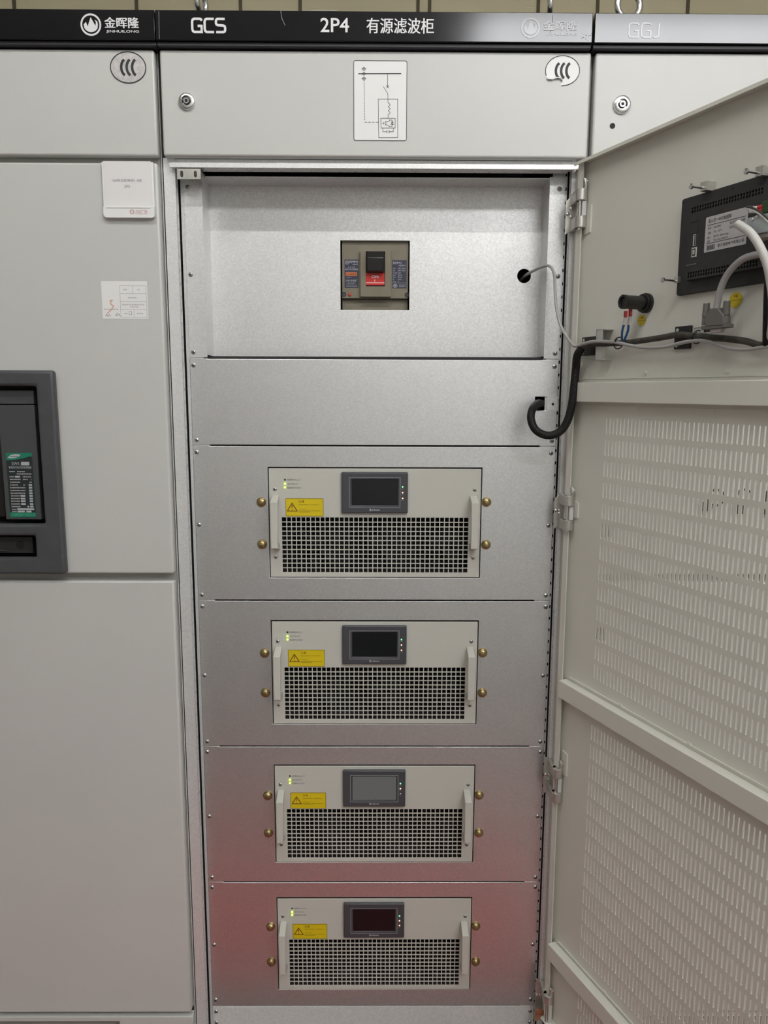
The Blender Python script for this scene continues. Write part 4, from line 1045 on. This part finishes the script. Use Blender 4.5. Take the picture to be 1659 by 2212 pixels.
MB().use('tape').tube(d_, .0050, 12, 8).build('wrapped_bundle', hn_, DOORM, label='dark wrapped wire bundle')
MB().use('braid').tube([dpt(1657, 745, .02), dpt(1658, 690, .03), dpt(1660, 630, .035), dpt(1663, 572, .04)], .006, 12).build('cable_sleeve', hn_, DOORM, label='upright black sleeve at the photo edge')
for (px, py) in ((1336, 741), (1506, 728), (1258, 752)):
    p = Vector(dpt(px, py, .018)); MB().use('black').tube([p+Vector((0, -.010*cos(a), .010*sin(a)))+Vector((.002*sin(a), 0, 0)) for a in [2*pi*k/14 for k in range(15)]], .0011, 6, 1).cyl(p+Vector((0, -.010, .0)), p+Vector((.012, -.013, .006)), .0008, n=6).build('cable_tie', hn_, DOORM)
# white signal cable from the recess hole
w = [wpt(1124, 606, .15), wpt(1137, 594, .11), wpt(1152, 585, .075), wpt(1170, 576.5, .045), wpt(1184, 574, .030), wpt(1193, 581, .020), wpt(1198, 598, .014), wpt(1199, 625, .010), wpt(1202, 665, 0), wpt(1212, 705, -.015), wpt(1228, 733, -.03), wpt(1243, 748, -.040)]
dpts = [dpt(1262, 742, .032), dpt(1285, 737.5, .031), dpt(1310, 738, .028), dpt(1338, 741, .026), dpt(1365, 747, .024), dpt(1400, 751, .022), dpt(1440, 748.5, .022), dpt(1475, 740, .024), dpt(1510, 735.5, .026), dpt(1540, 741, .024), dpt(1575, 752, .022), dpt(1610, 755, .022), dpt(1645, 751, .022), dpt(1700, 742, .022)]
tag(MB().use('greywire').tube(w + [d2w(p) for p in dpts], .0029, 10, 8).build('signal_cable'), 'thin pale grey cable from the round hole in the recess to the door harness', 'cable')
# white cable leaving the connector hood
tag(MB().use('whitewire').tube([dpt(1594, 484, .062), dpt(1603, 490, .064), dpt(1619, 501, .066), dpt(1634, 520, .066), dpt(1647, 545, .064), dpt(1657, 572, .060), dpt(1664, 605, .055), dpt(1669, 650, .05), dpt(1668, 700, .034), dpt(1662, 738, .018)], .0056, 14, 8).build('white_cable', None, DOORM), 'thick white cable curving down from the pale connector hood', 'cable')
# power wires
for k, (key, dy, lb) in enumerate((('blackm', 0, 'thin black wire arching over the data label'), ('whitewire', 3.5, 'thin white wire arching over the data label'))):
    tag(MB().use(key).tube([dpt(1628, 446+dy*.4, .045), dpt(1614, 447+dy, .048), dpt(1626, 450+dy, .052), dpt(1642, 459+dy, .052), dpt(1658, 474+dy, .05), dpt(1672, 492+dy, .045), dpt(1680, 540+dy, .044), dpt(1676, 600+dy, .040), dpt(1664, 650+dy, .030)], .0017, 8, 6).build('power_wire', None, DOORM), lb, 'wire', 'power wires of the operator panel')
# grey cable ending in a hanging plug
PO = .035
pg = thing('serial_plug_cable', dpt(1550, 712, PO) and d2w(dpt(1550, 712, PO)), 'grey plug with two thumbscrews hanging by its cable below the operator panel', 'cable', rz=-radians(90-22.46))
MB().use('greywire').tube([dpt(1674, 738, .012), dpt(1700, 670, .022), dpt(1708, 600, .03), dpt(1688, 555, .033), dpt(1655, 549, .034), dpt(1630, 551, .038), dpt(1606, 559, .040), dpt(1584, 577, .040), dpt(1566, 602, .039), dpt(1555, 630, .037), dpt(1549.5, 655, PO), dpt(1547, 672, PO)], .0048, 14, 8).build('cable', pg, DOORM)
def kk(px, py, o=PO): return dat(px, py, o)
hood = [kk(1531, 706), kk(1571, 703), kk(1571, 682), kk(1563, 672), kk(1558, 665), kk(1540, 667), kk(1537, 675), kk(1530, 686)]
MB().use('plug').prism(hood, -PO-.0075, -PO+.0075).build('plug_hood', pg, DOORM, bevel=.0015)
x0, z1 = kk(1521.5, 704.5); x1, z0 = kk(1578, 703.5); MB().use('plug').box(x0, x1, -PO-.0065, -PO+.0065, z1-.0055, z1).build('plug_flange', pg, DOORM, bevel=.0006)
x0, _ = kk(1538, 700); x1, _ = kk(1563, 700); MB().use('plugface').prism([(x0+.002, z1-.0115), (x1-.002, z1-.0115), (x1, z1-.0055), (x0, z1-.0055)], -PO-.004, -PO+.004).build('plug_shell', pg, DOORM, bevel=.0008)
for (px, pt, pb) in ((1526.5, 656, 702), (1570.5, 651, 698)):
    s, zt = kk(px, pt); zb = kk(px, pb)[1]; zm = zb+(zt-zb)*.36
    b = MB().use('plug').lathe((s, -PO, zb), (0, 0, 1), [(0, .0052), ((zm-zb)*.96, .0052), ((zm-zb)*.98, .0040), ((zm-zb)*1.04, .0040), ((zm-zb)*1.06, .0056), (zt-zb, .0047)], 16)
    b.use('steel').cyl((s, -PO, zt), (s, -PO, zt+.0012), .0045, n=14).build('thumbscrew', pg, DOORM)

# ================================================================ ROOM THINGS
m = MB().use('mat').box(-2.6, 3.2, -.92, -.20, 0.0, .008).build('assumed_mat', bevel=.002)  # unseen mat, added to put a red reflection on the lowest panels
tag(m, 'unseen red mat added on the floor to tint the lowest panels', 'mat')
x0, x1, y, z = LAMP_NEAR
t = thing('tube_lamp', ((x0+x1)/2, y, z-.03), 'long white tube lamp hung from the ceiling above the aisle close to the cabinets', 'lamp')
MB().use('lampbody').box(x0, x1, y-.045, y+.045, z+.02, z+.05).build('lamp_housing', t)
MB().use('tube_near').cyl((x0+.02, y, z), (x1-.02, y, z), .018, n=14).build('lamp_tube', t)
for xx in (x0+.3, x1-.3): MB().use('steel').cyl((xx, y, z+.05), (xx, y, ZC), .006, n=8).build('hanger_rod', t)
x0, x1, y, z = LAMP_FAR
t = thing('panel_lamp', ((x0+x1)/2, y, z-.05), 'wide white panel lamp hung from the ceiling behind the camera on the right', 'lamp')
MB().use('lampbody').box(x0-.01, x1+.01, y-.16, y+.16, z+.04, z+.06).build('lamp_housing', t)
MB().use('panel_far').box(x0, x1, y-.15, y+.15, z-.05, z+.04).build('lamp_diffuser', t)
for xx in (x0+.3, x1-.3): MB().use('steel').cyl((xx, y, z+.06), (xx, y, ZC), .006, n=8).build('hanger_rod', t)
